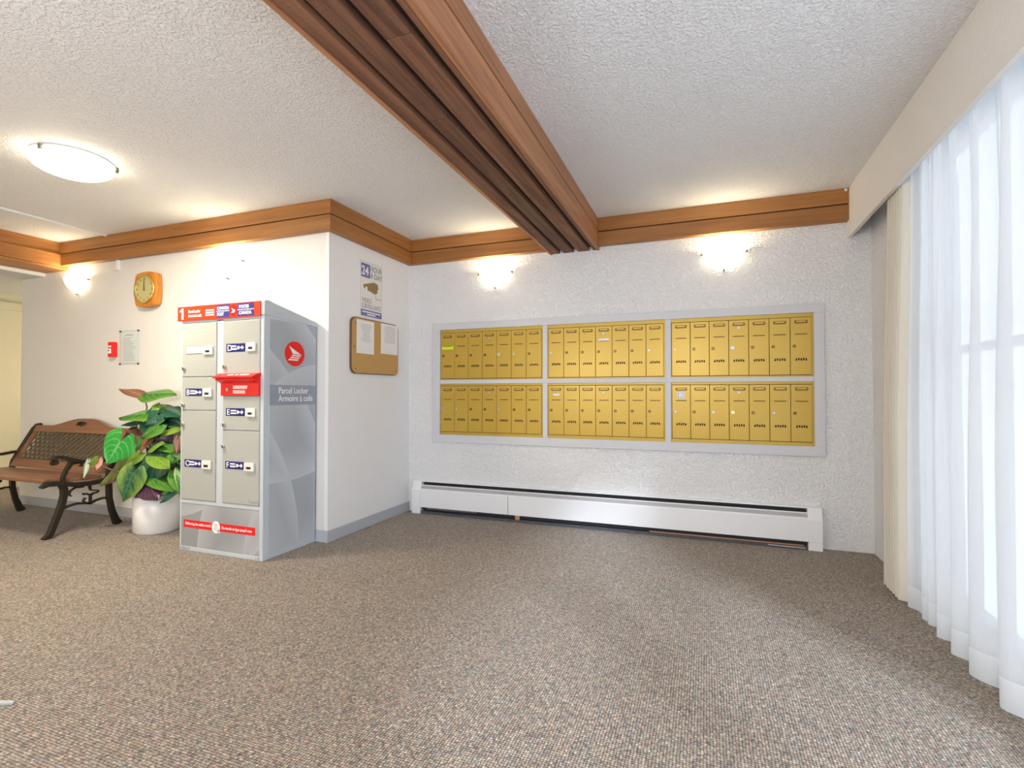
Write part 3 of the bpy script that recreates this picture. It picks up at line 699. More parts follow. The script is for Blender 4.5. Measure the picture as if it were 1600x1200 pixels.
for a, b_ in ((hx0, hx0 + 0.088), (hx1 - 0.088, hx1)):
    prof = [(YB, 0.0575), (hy - 0.006, 0.0575), (hy - 0.006, 0.205), (hy + 0.004, 0.222), (hy + 0.024, 0.281), (hy + 0.032, 0.287), (YB, 0.287)]
    part('end_cap', MB().prism(prof, 'x', a, b_), M['heater'], ht, 0.003)
    part('end_foot', MB().prism([(YB, 0.0), (hy - 0.003, 0.0), (hy - 0.003, 0.056), (YB, 0.056)], 'x', a + 0.001, b_ - 0.001), M['heater'], ht, 0.002)

# ------------------------------------------------------------------ parcel locker
lx0, lx1, ly0, ly1 = -3.366, -2.6262, 2.500, 2.966
lk = thing('parcel_locker', 'tall pale grey metal parcel locker with red header and lettered doors', 'locker', ((lx0 + lx1)/2, (ly0 + ly1)/2, 0))
part('body', bx(lx0, lx1, ly0 + 0.012, ly1, 0, 1.5655), M['lockbody'], lk, 0.003)
part('roof_cap', MB().prism([(ly0 - 0.004, 1.5655), (ly1 + 0.004, 1.5415), (ly1 + 0.004, 1.572), (ly0 + 0.060, 1.655), (ly0 + 0.035, 1.6625), (ly0 + 0.006, 1.6605), (ly0 - 0.004, 1.654)], 'x', lx0 - 0.012, lx1 + 0.006), M['lockbody'], lk, 0.004)
# front frame
part('frame_stile', bx(lx0, lx0 + 0.012, ly0, ly0 + 0.012, 0, 1.565), M['lockbody'], lk, 0.002)
part('frame_stile', bx(lx1 - 0.030, lx1, ly0, ly0 + 0.012, 0, 1.565), M['lockbody'], lk, 0.004)
part('frame_stile', bx(-3.033, -2.976, ly0, ly0 + 0.012, 0.338, 1.555), M['lockbody'], lk, 0.004)
part('frame_rail', bx(lx0 + 0.012, lx1 - 0.030, ly0, ly0 + 0.012, 0.318, 0.3445), M['lockbody'], lk, 0.003)
part('frame_rail', bx(lx0 + 0.012, lx1 - 0.030, ly0, ly0 + 0.012, 0.0, 0.028), M['lockbody'], lk, 0.003)
part('frame_rail', bx(lx0 + 0.012, lx1 - 0.030, ly0, ly0 + 0.012, 1.5415, 1.5655), M['lockbody'], lk, 0.003)
def key_icon(xc, zc, y, parent):
    mb = MB()
    mb.prism([(xc - 0.022 + 0.011*math.cos(a), zc + 0.012*math.sin(a)) for a in [2*PI*i/8 for i in range(8)]], 'y', y - 0.0007, y)
    mb.box(xc - 0.014, xc + 0.010, y - 0.0007, y, zc - 0.004, zc + 0.004)
    mb.prism([(xc + 0.010, zc - 0.014), (xc + 0.026, zc), (xc + 0.010, zc + 0.014), (xc + 0.004, zc)], 'y', y - 0.0007, y)
    return part('key_symbol', mb, M['white'], parent)
def locker_door(x0, x1, z0, z1, letter, lab, handle, lockxz, plate='blue'):
    d = part('door', bx(x0 + 0.002, x1 - 0.002, ly0 - 0.004, ly0 + 0.011, z0 + 0.002, z1 - 0.002), M['lockdoor'], lk, 0.004)
    y = ly0 - 0.004
    a0, a1, b0, b1 = lab
    if plate == 'blue':
        p_ = part('label_plate', bx(a0, a1, y - 0.0015, y, b0, b1), M['blue'], d)
        hz = b1 - b0
        lettering(d, letter, hz * 1.05, (a0 + 0.008, y - 0.0018, b0 + hz * 0.14), 'y', M['white'], bold=0.0006)
        print_lines(d, 'y', y - 0.0015, a0 + 0.042, a0 + 0.092, [b0 + hz*0.24, b0 + hz*0.58], hz*0.20, M['white'], 0.15)
        key_icon(a1 - 0.036, (b0 + b1)/2, y - 0.0015, d)
    else:
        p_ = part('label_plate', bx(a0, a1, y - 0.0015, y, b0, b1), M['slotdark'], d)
        g_ = part('glare_film', bx(a0 + 0.003, a1 - 0.003, y - 0.0022, y - 0.0014, b0 + 0.003, b1 - 0.002), M['glare'], d); g_['label'] = 'blank label film with lamp glare painted in as white'
    h0, h1, k0, k1 = handle
    h_ = part('handle', bx(h0, h1, y - 0.012, y, k0, k1), M['offwhite'], d, 0.003)
    part('handle_slot', bx(h0 + 0.022, h1 - 0.022, y - 0.0126, y - 0.0116, k0 + (k1-k0)*0.25, k0 + (k1-k0)*0.52), M['black'], d)
    cx, cz = lockxz
    part('lock', MB().lathe([(0, -0.014), (0.011, -0.014), (0.0135, -0.010), (0.0135, 0.001), (0, 0.001)], (cx, y, cz), 16, 'y'), M['chrome'], d, label='small metal key lock')
    part('keyway', bx(cx + 0.001, cx + 0.009, y - 0.0146, y - 0.0138, cz - 0.011, cz + 0.007), M['darkmetal'], d)
    return d
XA0, XA1, XB0, XB1 = -3.354, -3.034, -2.975, -2.656
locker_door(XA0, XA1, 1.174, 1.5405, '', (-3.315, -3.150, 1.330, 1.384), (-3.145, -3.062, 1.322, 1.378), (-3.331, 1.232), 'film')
locker_door(XA0, XA1, 0.948, 1.174, 'B', (-3.315, -3.156, 1.046, 1.096), (-3.148, -3.066, 1.040, 1.096), (-3.334, 0.985))
locker_door(XA0, XA1, 0.345, 0.948, 'C', (-3.319, -3.156, 0.566, 0.617), (-3.150, -3.066, 0.560, 0.616), (-3.334, 0.853))
locker_door(XB0, XB1, 1.178, 1.5405, 'D', (-2.944, -2.781, 1.334, 1.388), (-2.765, -2.686, 1.333, 1.389), (-2.957, 1.238))
locker_door(XB0, XB1, 0.822, 1.047, 'E', (-2.943, -2.780, 0.917, 0.967), (-2.765, -2.686, 0.914, 0.968), (-2.959, 0.859))
dF = locker_door(XB0, XB1, 0.345, 0.822, 'F', (-2.944, -2.782, 0.572, 0.621), (-2.774, -2.692, 0.566, 0.620), (-2.961, 0.717))
lettering(dF, 'Canada', 0.030, (-2.744, ly0 - 0.0044, 0.362), 'y', M['ink'])
# red outgoing-mail hopper
rd = part('mail_hopper', bx(-2.978, -2.652, ly0 - 0.018, ly0 + 0.011, 1.048, 1.172), M['red'], lk, 0.003, label='red outgoing mail hopper with flap')
part('hopper_flap', MB().prism([(ly0 - 0.018, 1.176), (ly0 - 0.060, 1.158), (ly0 - 0.060, 1.150), (ly0 - 0.018, 1.128)], 'x', -2.978, -2.652), M['red'], rd, 0.002)
part('hopper_lid', MB().prism([(ly0 + 0.005, 1.196), (ly0 - 0.030, 1.190), (ly0 - 0.072, 1.170), (ly0 - 0.070, 1.160), (ly0 - 0.018, 1.172), (ly0 + 0.005, 1.172)], 'x', -2.990, -2.648), M['red'], rd, 0.002)
lm = MB()
for a, b_ in ((-2.88, -2.83), (-2.815, -2.79), (-2.775, -2.70)):
    lm.add([(a, ly0 - 0.040, 1.1866), (b_, ly0 - 0.040, 1.1866), (b_, ly0 - 0.056, 1.1790), (a, ly0 - 0.056, 1.1790)], [(0, 1, 2, 3)])
part('printed_lines', lm, M['white'], rd)
part('lock', MB().lathe([(0, -0.006), (0.012, -0.006), (0.013, 0.001), (0, 0.001)], (-2.915, ly0 - 0.018, 1.088), 16, 'y'), M['chrome'], rd)
print_lines(rd, 'y', ly0 - 0.018, -2.868, -2.742, [1.108, 1.1005, 1.093], 0.005, M['white'], 0.08)
print_lines(rd, 'y', ly0 - 0.018, -2.868, -2.748, [1.078, 1.0705, 1.063], 0.005, M['white'], 0.15)
# kick panel
kp = part('kick_panel', bx(lx0 + 0.012, lx1 - 0.030, ly0 + 0.002, ly0 + 0.012, 0.029, 0.317), M['swirl_front'], lk, label='grey printed lower panel')
yk = ly0 + 0.002
part('red_band', bx(-3.329, -2.690, yk - 0.001, yk, 0.156, 0.207), M['red'], kp, label='red printed band')
part('badge', MB().prism([(-3.030 + 0.037*math.cos(a), 0.180 + 0.040*math.sin(a)) for a in [2*PI*i/28 for i in range(28)]] , 'y', yk - 0.002, yk - 0.0008), M['white'], kp, label='round white badge on the red band')
part('badge_tail', MB().prism([(-3.012, 0.152), (-2.996, 0.140), (-2.994, 0.160), (-3.004, 0.168)], 'y', yk - 0.002, yk - 0.0008), M['white'], kp)
bi = MB()
for k, zz in enumerate((0.198, 0.186, 0.174, 0.162)): bi.box(-3.046, -3.014, yk - 0.0025, yk - 0.0018, zz - 0.003, zz + 0.002)
part('printed_lines', bi, M['palink'], kp)
lettering(kp, 'Delivering the online world', 0.0255, (-3.3135, yk - 0.0012, 0.1755), 'y', M['white'], sx=0.83, bold=0.0004)
lettering(kp, "Du monde en ligne jusqu'\u00e0 vous", 0.0255, (-2.979, yk - 0.0012, 0.1735), 'y', M['white'], sx=0.80, bold=0.0004)
lettering(lk, '9388277', 0.026, (-3.358, ly0 - 0.0005, 0.006), 'y', M['ink'], sx=1.05)
lettering(lk, '1 M', 0.022, (-2.688, ly0 - 0.0005, 0.006), 'y', M['ink'])
# header sign
hs = part('header_sign', bx(-3.392, lx1 - 0.022, ly0 - 0.012, ly0 - 0.003, 1.5560, 1.6545), M['signred'], lk, 0.002, label='orange red header sign with white and blue lettering')
ys = ly0 - 0.012
part('lettering', MB().prism([(-3.352, 1.567), (-3.334, 1.567), (-3.334, 1.643), (-3.347, 1.643), (-3.368, 1.628), (-3.368, 1.615), (-3.352, 1.624)], 'y', ys - 0.0012, ys), M['white'], hs)
lettering(hs, 'Parcel Locker', 0.0285, (-3.288, ys - 0.0004, 1.6085), 'y', M['white'], sx=0.70, bold=0.0005)
lettering(hs, 'Armoire \u00e0 colis', 0.0285, (-3.288, ys - 0.0004, 1.5795), 'y', M['white'], sx=0.70, bold=0.0005)
print_lines(hs, 'y', ys, -3.128, -3.046, [1.582, 1.598, 1.614], 0.0085, M['white'], 0.1)
part('blue_field', bx(-3.028, -2.912, ys - 0.0008, ys, 1.563, 1.648), M['blue2'], hs)
part('blue_field', bx(-2.842, -2.700, ys - 0.0008, ys, 1.563, 1.648), M['blue2'], hs)
part('rule_line', bx(-3.028, -2.912, ys - 0.0012, ys - 0.0006, 1.603, 1.608), M['white'], hs)
part('rule_line', bx(-2.842, -2.700, ys - 0.0012, ys - 0.0006, 1.603, 1.608), M['white'], hs)
ysb = ys - 0.0011
lettering(hs, 'CANADA', 0.029, (-3.021, ysb, 1.6155), 'y', M['white'], bold=0.0009, sx=0.86)
lettering(hs, 'POST', 0.029, (-3.021, ysb, 1.5755), 'y', M['white'], bold=0.0009, sx=0.88)
lettering(hs, 'POSTES', 0.029, (-2.829, ysb, 1.6155), 'y', M['white'], bold=0.0009, sx=0.88)
lettering(hs, 'CANADA', 0.029, (-2.829, ysb, 1.5755), 'y', M['white'], bold=0.0009, sx=0.88)
def wing(mb, fn, k):
    """winged-arrow emblem, unit square about 0; fn maps (a, b, depth) to 3D"""
    polys = [[(-0.62, 0.56), (0.66, -0.10), (0.58, -0.02 - 0.02), (-0.20, -0.02)],
             [(-0.30, -0.10), (0.60, -0.10), (0.66, -0.10), (0.56, -0.20), (-0.36, -0.20)],
             [(-0.42, -0.27), (0.50, -0.27), (0.42, -0.36), (-0.52, -0.36)],
             [(-0.60, -0.43), (0.36, -0.43), (0.26, -0.54), (-0.74, -0.54)]]
    polys[0] = [(-0.62, 0.56), (0.70, -0.08), (0.64, -0.04), (-0.22, -0.04)]
    for p in polys:
        n = len(p); mb.add([fn(a*k, b*k, 0) for a, b in p] + [fn(a*k, b*k, 1) for a, b in p],
                           [tuple(range(n)), tuple(range(2*n-1, n-1, -1))] + [(i, (i+1) % n, n+(i+1) % n, n+i) for i in range(n)])
    return mb
part('emblem_disc', MB().prism([(-2.877 + 0.033*math.cos(a), 1.6055 + 0.038*math.sin(a)) for a in [2*PI*i/24 for i in range(24)]], 'y', ys - 0.0008, ys), M['red'], hs)
part('emblem_wing', wing(MB(), lambda a, b, d: (-2.877 + a, ys - 0.0008 - 0.0006*d, 1.6055 + b), 0.030), M['white'], hs)
# printed side panel, emblem and caption
sp_ = part('side_panel', bx(lx1, lx1 + 0.0015, 2.545, ly1 - 0.004, 0.035, 1.5445), M['swirl_side'], lk, label='grey printed side panel')
xs = lx1 + 0.0015
part('side_band', bx(xs, xs + 0.0006, 2.545, ly1 - 0.004, 0.985, 1.119), M['band'], sp_, label='slate caption band')
lettering(sp_, 'Parcel Locker', 0.0605, (xs + 0.0010, 2.618, 1.062), 'x', M['white'], sx=0.80)
lettering(sp_, 'Armoire \u00e0 colis', 0.0605, (xs + 0.0010, 2.618, 1.010), 'x', M['white'], sx=0.83)
part('emblem_disc', MB().prism([(2.760 + 0.090*math.cos(a), 1.333 + 0.085*math.sin(a)) for a in [2*PI*i/36 for i in range(36)]], 'x', xs, xs + 0.0008), M['red'], sp_, label='round red emblem with white winged arrow')
part('emblem_wing', wing(MB(), lambda a, b, d: (xs + 0.0008 + 0.0006*d, 2.762 + a, 1.334 + b), 0.088), M['white'], sp_)

# ------------------------------------------------------------------ wall items
# clock
ck = thing('wall_clock', 'orange wooden wall clock with a pale gold dial, both hands near twelve', 'clock', (-4.385, YL, 1.93))
cx, cz = -4.375, 1.931
def bulged(hw, hh, b, n=10):
    pts = []
    for k in range(n): t = -1 + 2*k/n; pts.append((cx + hw*t, cz - hh - b*(1 - t*t)))
    for k in range(n): t = -1 + 2*k/n; pts.append((cx + hw + b*(1 - t*t), cz + hh*t))
    for k in range(n): t = 1 - 2*k/n; pts.append((cx + hw*t, cz + hh + b*(1 - t*t)))
    for k in range(n): t = 1 - 2*k/n; pts.append((cx - hw - b*(1 - t*t), cz + hh*t))
    return pts
part('case', MB().prism(bulged(0.120, 0.132, 0.018), 'y', YL - 0.062, YL), M['clockwood'], ck, 0.014)
part('rim', MB().lathe([(0.108, -0.010), (0.121, -0.010), (0.124, 0.0), (0.106, 0.0), (0.108, -0.010)], (cx, YL - 0.062, cz), 40, 'y', caps=False), M['goldrim'], ck, smooth=True)
part('dial', MB().lathe([(0, -0.003), (0.109, -0.003), (0.109, 0.0), (0, 0)], (cx, YL - 0.062, cz), 40, 'y'), M['dial'], ck)
for k in range(12):
    a = 2*PI*(k + 1)/12; nx, nz = cx + 0.088*math.sin(a), cz + 0.088*math.cos(a)
    lettering(ck, str(k + 1), 0.028, (nx, YL - 0.0656, nz - 0.010), 'y', M['golddark'], name='numeral', align='CENTER')
part('minute_hand', bx(cx - 0.0042, cx + 0.0020, YL - 0.0685, YL - 0.0675, cz - 0.015, cz + 0.078), M['darkmetal'], ck)
part('hour_hand', MB().prism([(cx - 0.002, cz - 0.012), (cx + 0.006, cz - 0.012), (cx - 0.000, cz + 0.055), (cx - 0.006, cz + 0.055)], 'y', YL - 0.0672, YL - 0.0662), M['darkmetal'], ck)
# fire alarm pull
fp = thing('fire_alarm_pull', 'small red fire alarm pull box on the wall above the bench', 'fire alarm', (-4.835, YL, 1.44))
part('box', bx(-4.866, -4.803, YL - 0.042, YL, 1.378, 1.508), M['red'], fp, 0.004)
part('pull_handle', bx(-4.860, -4.818, YL - 0.049, YL - 0.042, 1.408, 1.450), M['white'], fp, 0.002, label='white pull handle')
print_lines(fp, 'y', YL - 0.042, -4.861, -4.817, [1.463], 0.012, M['white'], 0.0)
part('keyhole', MB().lathe([(0, -0.002), (0.007, -0.002), (0.007, 0), (0, 0)], (-4.840, YL - 0.049, 1.432), 10, 'y'), M['darkmetal'], fp)
# acrylic notice
an = thing('framed_notice', 'clear plastic framed printed notice beside the red alarm pull', 'notice', (-4.646, YL, 1.457))
part('paper', bx(-4.748, -4.540, YL - 0.003, YL, 1.325, 1.592), M['whitepaper'], an)
part('cover', bx(-4.768, -4.520, YL - 0.0085, YL - 0.005, 1.309, 1.606), M['acrylic'], an, label='clear plastic cover sheet')
print_lines(an, 'y', YL - 0.003, -4.70, -4.60, [1.560], 0.010, M['palink'], 0.0)
print_lines(an, 'y', YL - 0.003, -4.725, -4.560, [1.345 + 0.0158*k for k in range(13)], 0.005, M['palink'], 0.5)
for sx_ in (-4.760, -4.528):
    for sz_ in (1.316, 1.599): part('screw', MB().lathe([(0, -0.012), (0.007, -0.012), (0.008, -0.008), (0.006, 0), (0, 0)], (sx_, YL, sz_), 12, 'y'), M['darkmetal'], an)
# plates and raceway
pl = thing('junction_plate', 'small off white junction plate on the wall just under the cedar trim', 'wall plate', (-4.82, YL, 2.19))
part('plate', bx(-4.868, -4.822, YL - 0.010, YL, 2.137, 2.222), M['offwhite'], pl, 0.002)
part('conduit', bx(-4.812, -4.778, YL - 0.022, YL, 2.137, 2.224), M['white'], pl, 0.003)
rw = part('cable_raceway', bx(-4.885, -4.860, 0.6, YL - D, H - 0.014, H), M['trimwhite'], None, 0.003)
tag(rw, 'thin white cable raceway running across the ceiling above the passage corner', 'cable cover')
hk = part('trim_hook', MB().lathe([(0, -0.022), (0.008, -0.020), (0.011, -0.010), (0.007, 0), (0, 0)], (0.885, YB - D, 2.425), 12, 'y'), M['white'], None, smooth=True)
hk.name = 'ceiling_hook'; tag(hk, 'tiny white hook at the right end of the cedar trim by the valance', 'hook')
# surveillance sign on the side wall
sg = thing('surveillance_sign', 'white and blue video surveillance sign above the cork board', 'sign', (XN, 3.48, 1.9))
part('sheet', bx(XN, XN + 0.003, 3.328, 3.632, 1.672, 2.118), M['signwhite'], sg, 0.001)
xg = XN + 0.003
part('blue_square', bx(xg, xg + 0.0006, 3.347, 3.462, 1.985, 2.095), M['signblue'], sg)
lettering(sg, '24', 0.098, (xg + 0.0009, 3.352, 2.005), 'x', M['white'], bold=0.002, sx=0.92)
lettering(sg, 'HOUR', 0.062, (xg + 0.0004, 3.467, 2.048), 'x', M['ink'], bold=0.0008, sx=0.86)
lettering(sg, 'A DAY', 0.062, (xg + 0.0004, 3.467, 1.992), 'x', M['ink'], bold=0.0008, sx=0.86)
part('camera_picture', MB().prism([(3.375, 1.925), (3.515, 1.965), (3.565, 1.955), (3.575, 1.925), (3.560, 1.905), (3.560, 1.882), (3.520, 1.868), (3.475, 1.880), (3.400, 1.890), (3.378, 1.905)], 'x', xg, xg + 0.0006), M['brownprint'], sg, label='brown printed picture of a camera')
part('camera_lens', bx(xg + 0.0006, xg + 0.0010, 3.402, 3.425, 1.888, 1.912), M['white'], sg)
cw = MB(); cw.box(xg, xg + 0.0006, 3.535, 3.539, 1.835, 1.872); cw.box(xg, xg + 0.0006, 3.535, 3.612, 1.832, 1.836)
part('camera_cable', cw, M['ink'], sg)
lettering(sg, 'VIDEO', 0.053, (xg + 0.0004, 3.358, 1.785), 'x', M['ink'], sx=0.82)
lettering(sg, 'SURVEILLANCE', 0.053, (xg + 0.0004, 3.358, 1.740), 'x', M['ink'], sx=0.70)
part('blue_band', bx(xg, xg + 0.0006, 3.345, 3.618, 1.678, 1.728), M['signblue'], sg)
print_lines(sg, 'x', xg + 0.0006, 3.362, 3.600, [1.706], 0.010, M['white'], 0.0)
print_lines(sg, 'x', xg + 0.0006, 3.425, 3.535, [1.688], 0.010, M['white'], 0.0)
el = MB()
for a in (3.336, 3.626): el.box(xg, xg + 0.0004, a - 0.001, a + 0.001, 1.676, 2.108)
el.box(xg, xg + 0.0004, 3.336, 3.626, 2.107, 2.109)
part('border_line', el, M['palink'], sg)
# cork board
cb = thing('cork_board', 'rounded tan cork notice board holding two sheets on the narrow side wall', 'notice board', (XN, 3.53, 1.43))
pr = rrect(3.213, 3.847, 1.2155, 1.653, 0.055, 6)
part('cork_face', MB().prism(rrect(3.219, 3.841, 1.2215, 1.647, 0.051, 6), 'x', XN + 0.017, XN + 0.020), M['cork'], cb)
part('edge', MB().prism(pr, 'x', XN, XN + 0.0175), M['corkedge'], cb)
for a, b_ in ((3.260, 1.605), (3.262, 1.252), (3.800, 1.252), (3.245, 1.42)):
    part('screw', MB().lathe([(0, 0.003), (0.006, 0.0025), (0.006, 0), (0, 0)], (XN + 0.020, a, b_), 10, 'x'), M['bronze'], cb)
for (a0, a1, b0, b1, lab) in ((3.272, 3.494, 1.374, 1.636, 'white typed sheet pinned at the left of the cork board'), (3.588, 3.832, 1.392, 1.644, 'white typed sheet pinned at the right of the cork board')):
    t = thing('notice_sheet', lab, 'paper', (XN + 0.02, (a0 + a1)/2, b0))
    part('sheet', bx(XN + 0.0202, XN + 0.0212, a0, a1, b0, b1), M['whitepaper'], t)
    print_lines(t, 'x', XN + 0.0212, a0 + 0.045, a1 - 0.03, [b0 + 0.095 + 0.0145*k for k in range(10)], 0.0045, M['palink'], 0.5, centred=True)
    part('pin', MB().lathe([(0, 0.012), (0.006, 0.010), (0.004, 0.004), (0.005, 0), (0, 0)], (XN + 0.0212, (a0 + a1)/2, b1 - 0.010), 10, 'x'), M['white'], t)

# ------------------------------------------------------------------ bench
bn = thing('bench', 'park bench with brown slats and dark scrolled cast iron ends, left of the plant', 'bench', (-5.15, 2.6, 0))
def by(z): return 2.735 + (z - 0.45) * 0.56             # backrest plane
for e, (xa, xb) in enumerate(((-5.825, -5.785), (-4.515, -4.475))):
    def S(name, pts, k=0.0, **kw): return part(name, MB().strip(pts, 'x', xa + k, xb - k), M['iron'], bn, 0.004, **kw)
    S('leg', [(2.415, 0.385, 0.044), (2.428, 0.345, 0.042), (2.428, 0.30, 0.040), (2.415, 0.235, 0.040), (2.392, 0.165, 0.040), (2.366, 0.095, 0.038), (2.350, 0.045, 0.040), (2.335, 0.018, 0.040), (2.297, 0.006, 0.012)], label='front leg')
    S('leg', [(2.735, 0.40, 0.037), (2.738, 0.31, 0.035), (2.742, 0.22, 0.035), (2.762, 0.12, 0.037), (2.790, 0.04, 0.045), (2.810, 0.0, 0.060)], label='rear leg')
    S('back_post', [(2.735, 0.39, 0.037), (2.745, 0.46, 0.034), (2.790, 0.55, 0.029), (2.845, 0.655, 0.026), (2.890, 0.735, 0.030), (2.918, 0.770, 0.028), (2.948, 0.776, 0.022)], 0.002)
    S('seat_rail', [(2.283, 0.378, 0.014), (2.320, 0.400, 0.037), (2.365, 0.398, 0.038), (2.42, 0.388, 0.035), (2.50, 0.368, 0.034), (2.60, 0.362, 0.032), (2.74, 0.372, 0.034)], -0.004)
    S('armrest', [(2.352, 0.560, 0.020), (2.360, 0.543, 0.026), (2.374, 0.548, 0.022), (2.372, 0.570, 0.020), (2.356, 0.576, 0.020), (2.372, 0.594, 0.022), (2.402, 0.590, 0.024), (2.47, 0.563, 0.024), (2.56, 0.535, 0.024), (2.66, 0.527, 0.022), (2.76, 0.540, 0.022)], -0.003)
    S('arm_support', [(2.420, 0.400, 0.024), (2.422, 0.440, 0.024), (2.440, 0.485, 0.026), (2.462, 0.520, 0.030), (2.475, 0.555, 0.030)], 0.004)
    S('scroll', [(2.462, 0.525, 0.014), (2.500, 0.530, 0.012), (2.525, 0.532, 0.012), (2.545, 0.520, 0.012), (2.538, 0.505, 0.012), (2.522, 0.508, 0.010)], 0.008)
    S('stretcher', [(2.425, 0.205, 0.020), (2.46, 0.215, 0.016), (2.51, 0.222, 0.016), (2.56, 0.216, 0.016), (2.605, 0.206, 0.020), (2.645, 0.222, 0.016), (2.69, 0.230, 0.016), (2.74, 0.224, 0.018)], 0.008)
    S('scroll', [(2.605, 0.206, 0.014), (2.575, 0.215, 0.012), (2.555, 0.235, 0.010), (2.570, 0.250, 0.010), (2.560, 0.252, 0.010)], 0.008)
    S('scroll', [(2.605, 0.206, 0.014), (2.606, 0.245, 0.014), (2.605, 0.270, 0.014), (2.580, 0.284, 0.012), (2.558, 0.290, 0.011), (2.562, 0.278, 0.010)], 0.008)
    S('scroll', [(2.605, 0.268, 0.012), (2.625, 0.280, 0.012), (2.655, 0.284, 0.011), (2.662, 0.296, 0.010), (2.605, 0.310, 0.012), (2.60, 0.345, 0.014)], 0.008)
    S('scroll', [(2.560, 0.345, 0.012), (2.500, 0.345, 0.012), (2.468, 0.325, 0.012), (2.462, 0.295, 0.011), (2.478, 0.285, 0.010)], 0.008)
sx0, sx1 = -5.784, -4.516
for (y0_, y1_, z_) in ((2.300, 2.425, 0.418), (2.437, 2.560, 0.402), (2.572, 2.700, 0.398)):
    part('seat_slat', bx(sx0, sx1, y0_, y1_, z_ - 0.012, z_ + 0.014), M['benchwood'], bn, 0.004)
def tilt_mb(polys, th):
    """polygons in (x, z) laid on the tilted backrest plane with thickness th"""
    mb = MB()
    for p in polys:
        n = len(p); mb.add([(x, by(z) - th/2, z) for x, z in p] + [(x, by(z) + th/2, z) for x, z in p],
                           [tuple(range(n)), tuple(range(2*n-1, n-1, -1))] + [(i, (i+1) % n, n+(i+1) % n, n+i) for i in range(n)])
    return mb
top = []
for k in range(25):
    t = k/24; x = sx0 + (sx1 - sx0)*t; u = abs(t - 0.5)*2
    top.append((x, 0.768 + 0.068 * smooth01((0.72 - u)/0.62)))
quads = [[(top[i][0], 0.716), (top[i+1][0], 0.716), top[i+1], top[i]] for i in range(24)]
tm = MB()
n_ = 25
for sgn in (-1, 1):
    tm.add([(x, by(0.716) + sgn*0.011, 0.716) for x, z in top] + [(x, by(z) + sgn*0.011, z) for x, z in top], [(i, i+1, n_+i+1, n_+i) for i in range(n_-1)])
tm.f += [(i, i+1, 2*n_+i+1, 2*n_+i) for i in range(n_-1)] + [(n_+i, 3*n_+i, 3*n_+i+1, n_+i+1) for i in range(n_-1)]
tm.f += [(0, 2*n_, 3*n_, n_), (n_-1, 2*n_-1, 4*n_-1, 3*n_-1)]
part('crest_rail', tm, M['benchwood'], bn)
part('lower_rail', tilt_mb([[(sx0, 0.418), (sx1, 0.418), (sx1, 0.482), (sx0, 0.482)]], 0.022), M['benchwood'], bn, 0.003)
part('stile', tilt_mb([[(sx0, 0.483), (sx0 + 0.062, 0.483), (sx0 + 0.062, 0.715), (sx0, 0.715)]], 0.020), M['benchwoodz'], bn, 0.003)
part('stile', tilt_mb([[(sx1 - 0.062, 0.483), (sx1, 0.483), (sx1, 0.715), (sx1 - 0.062, 0.715)]], 0.020), M['benchwoodz'], bn, 0.003)
# diagonal lattice of the back
lp = []; xa, xb, za, zb_ = sx0 + 0.063, sx1 - 0.063, 0.484, 0.714
hgt = zb_ - za; stp = 0.066; bw = 0.032
k = int((xa - xb) / stp) - 8
lat = MB()
for sgn, off in ((1, -0.002), (-1, 0.002)):
    q = -hgt
    while q < (xb - xa) + hgt:
        # line x = xa + q + s*(sgn), from z=za; clip to the panel
        s0, s1 = 0.0, hgt
        def X(s): return xa + q + (s if sgn > 0 else hgt - s) 
        if sgn > 0: s0 = max(0, -q); s1 = min(hgt, (xb - xa) - q)
        else: s0 = max(0, hgt - ((xb - xa) - q)); s1 = min(hgt, hgt + q)
        if s1 - s0 > 0.012:
            pts = []
            for s, d_ in ((s0, -1), (s0, 1), (s1, 1), (s1, -1)): pts.append((min(max(X(s) + d_*bw*0.6, xa), xb), za + s))
            lat.add([(x, by(z) + off - 0.002, z) for x, z in pts] + [(x, by(z) + off + 0.002, z) for x, z in pts],
                    [(0,1,2,3), (7,6,5,4), (0,1,5,4), (1,2,6,5), (2,3,7,6), (3,0,4,7)])
        q += stp
part('lattice', lat, M['lattice'], bn, kind='stuff', label='diagonal bronze lattice panel')
om = MB(); ccx, ccz = -5.15, 0.782
om.tube([(ccx + 0.062*math.cos(a), by(ccz) - 0.012, ccz + 0.026*math.sin(a)) for a in [0.5 + (2*PI - 1.0)*i/20 for i in range(21)]], 0.006, 6)
for px, pz, r in ((-0.030, 0.004, 0.012), (0.0, -0.006, 0.014), (0.028, 0.006, 0.012), (0.010, 0.012, 0.009), (-0.012, 0.014, 0.008)):
    om.lathe([(0, -0.010), (r*0.7, -0.007), (r, 0), (0, 0)], (ccx + px, by(ccz) - 0.011, ccz + pz), 10, 'y')
part('crest_ornament', om, M['iron'], bn, label='dark pierced oval flower ornament')

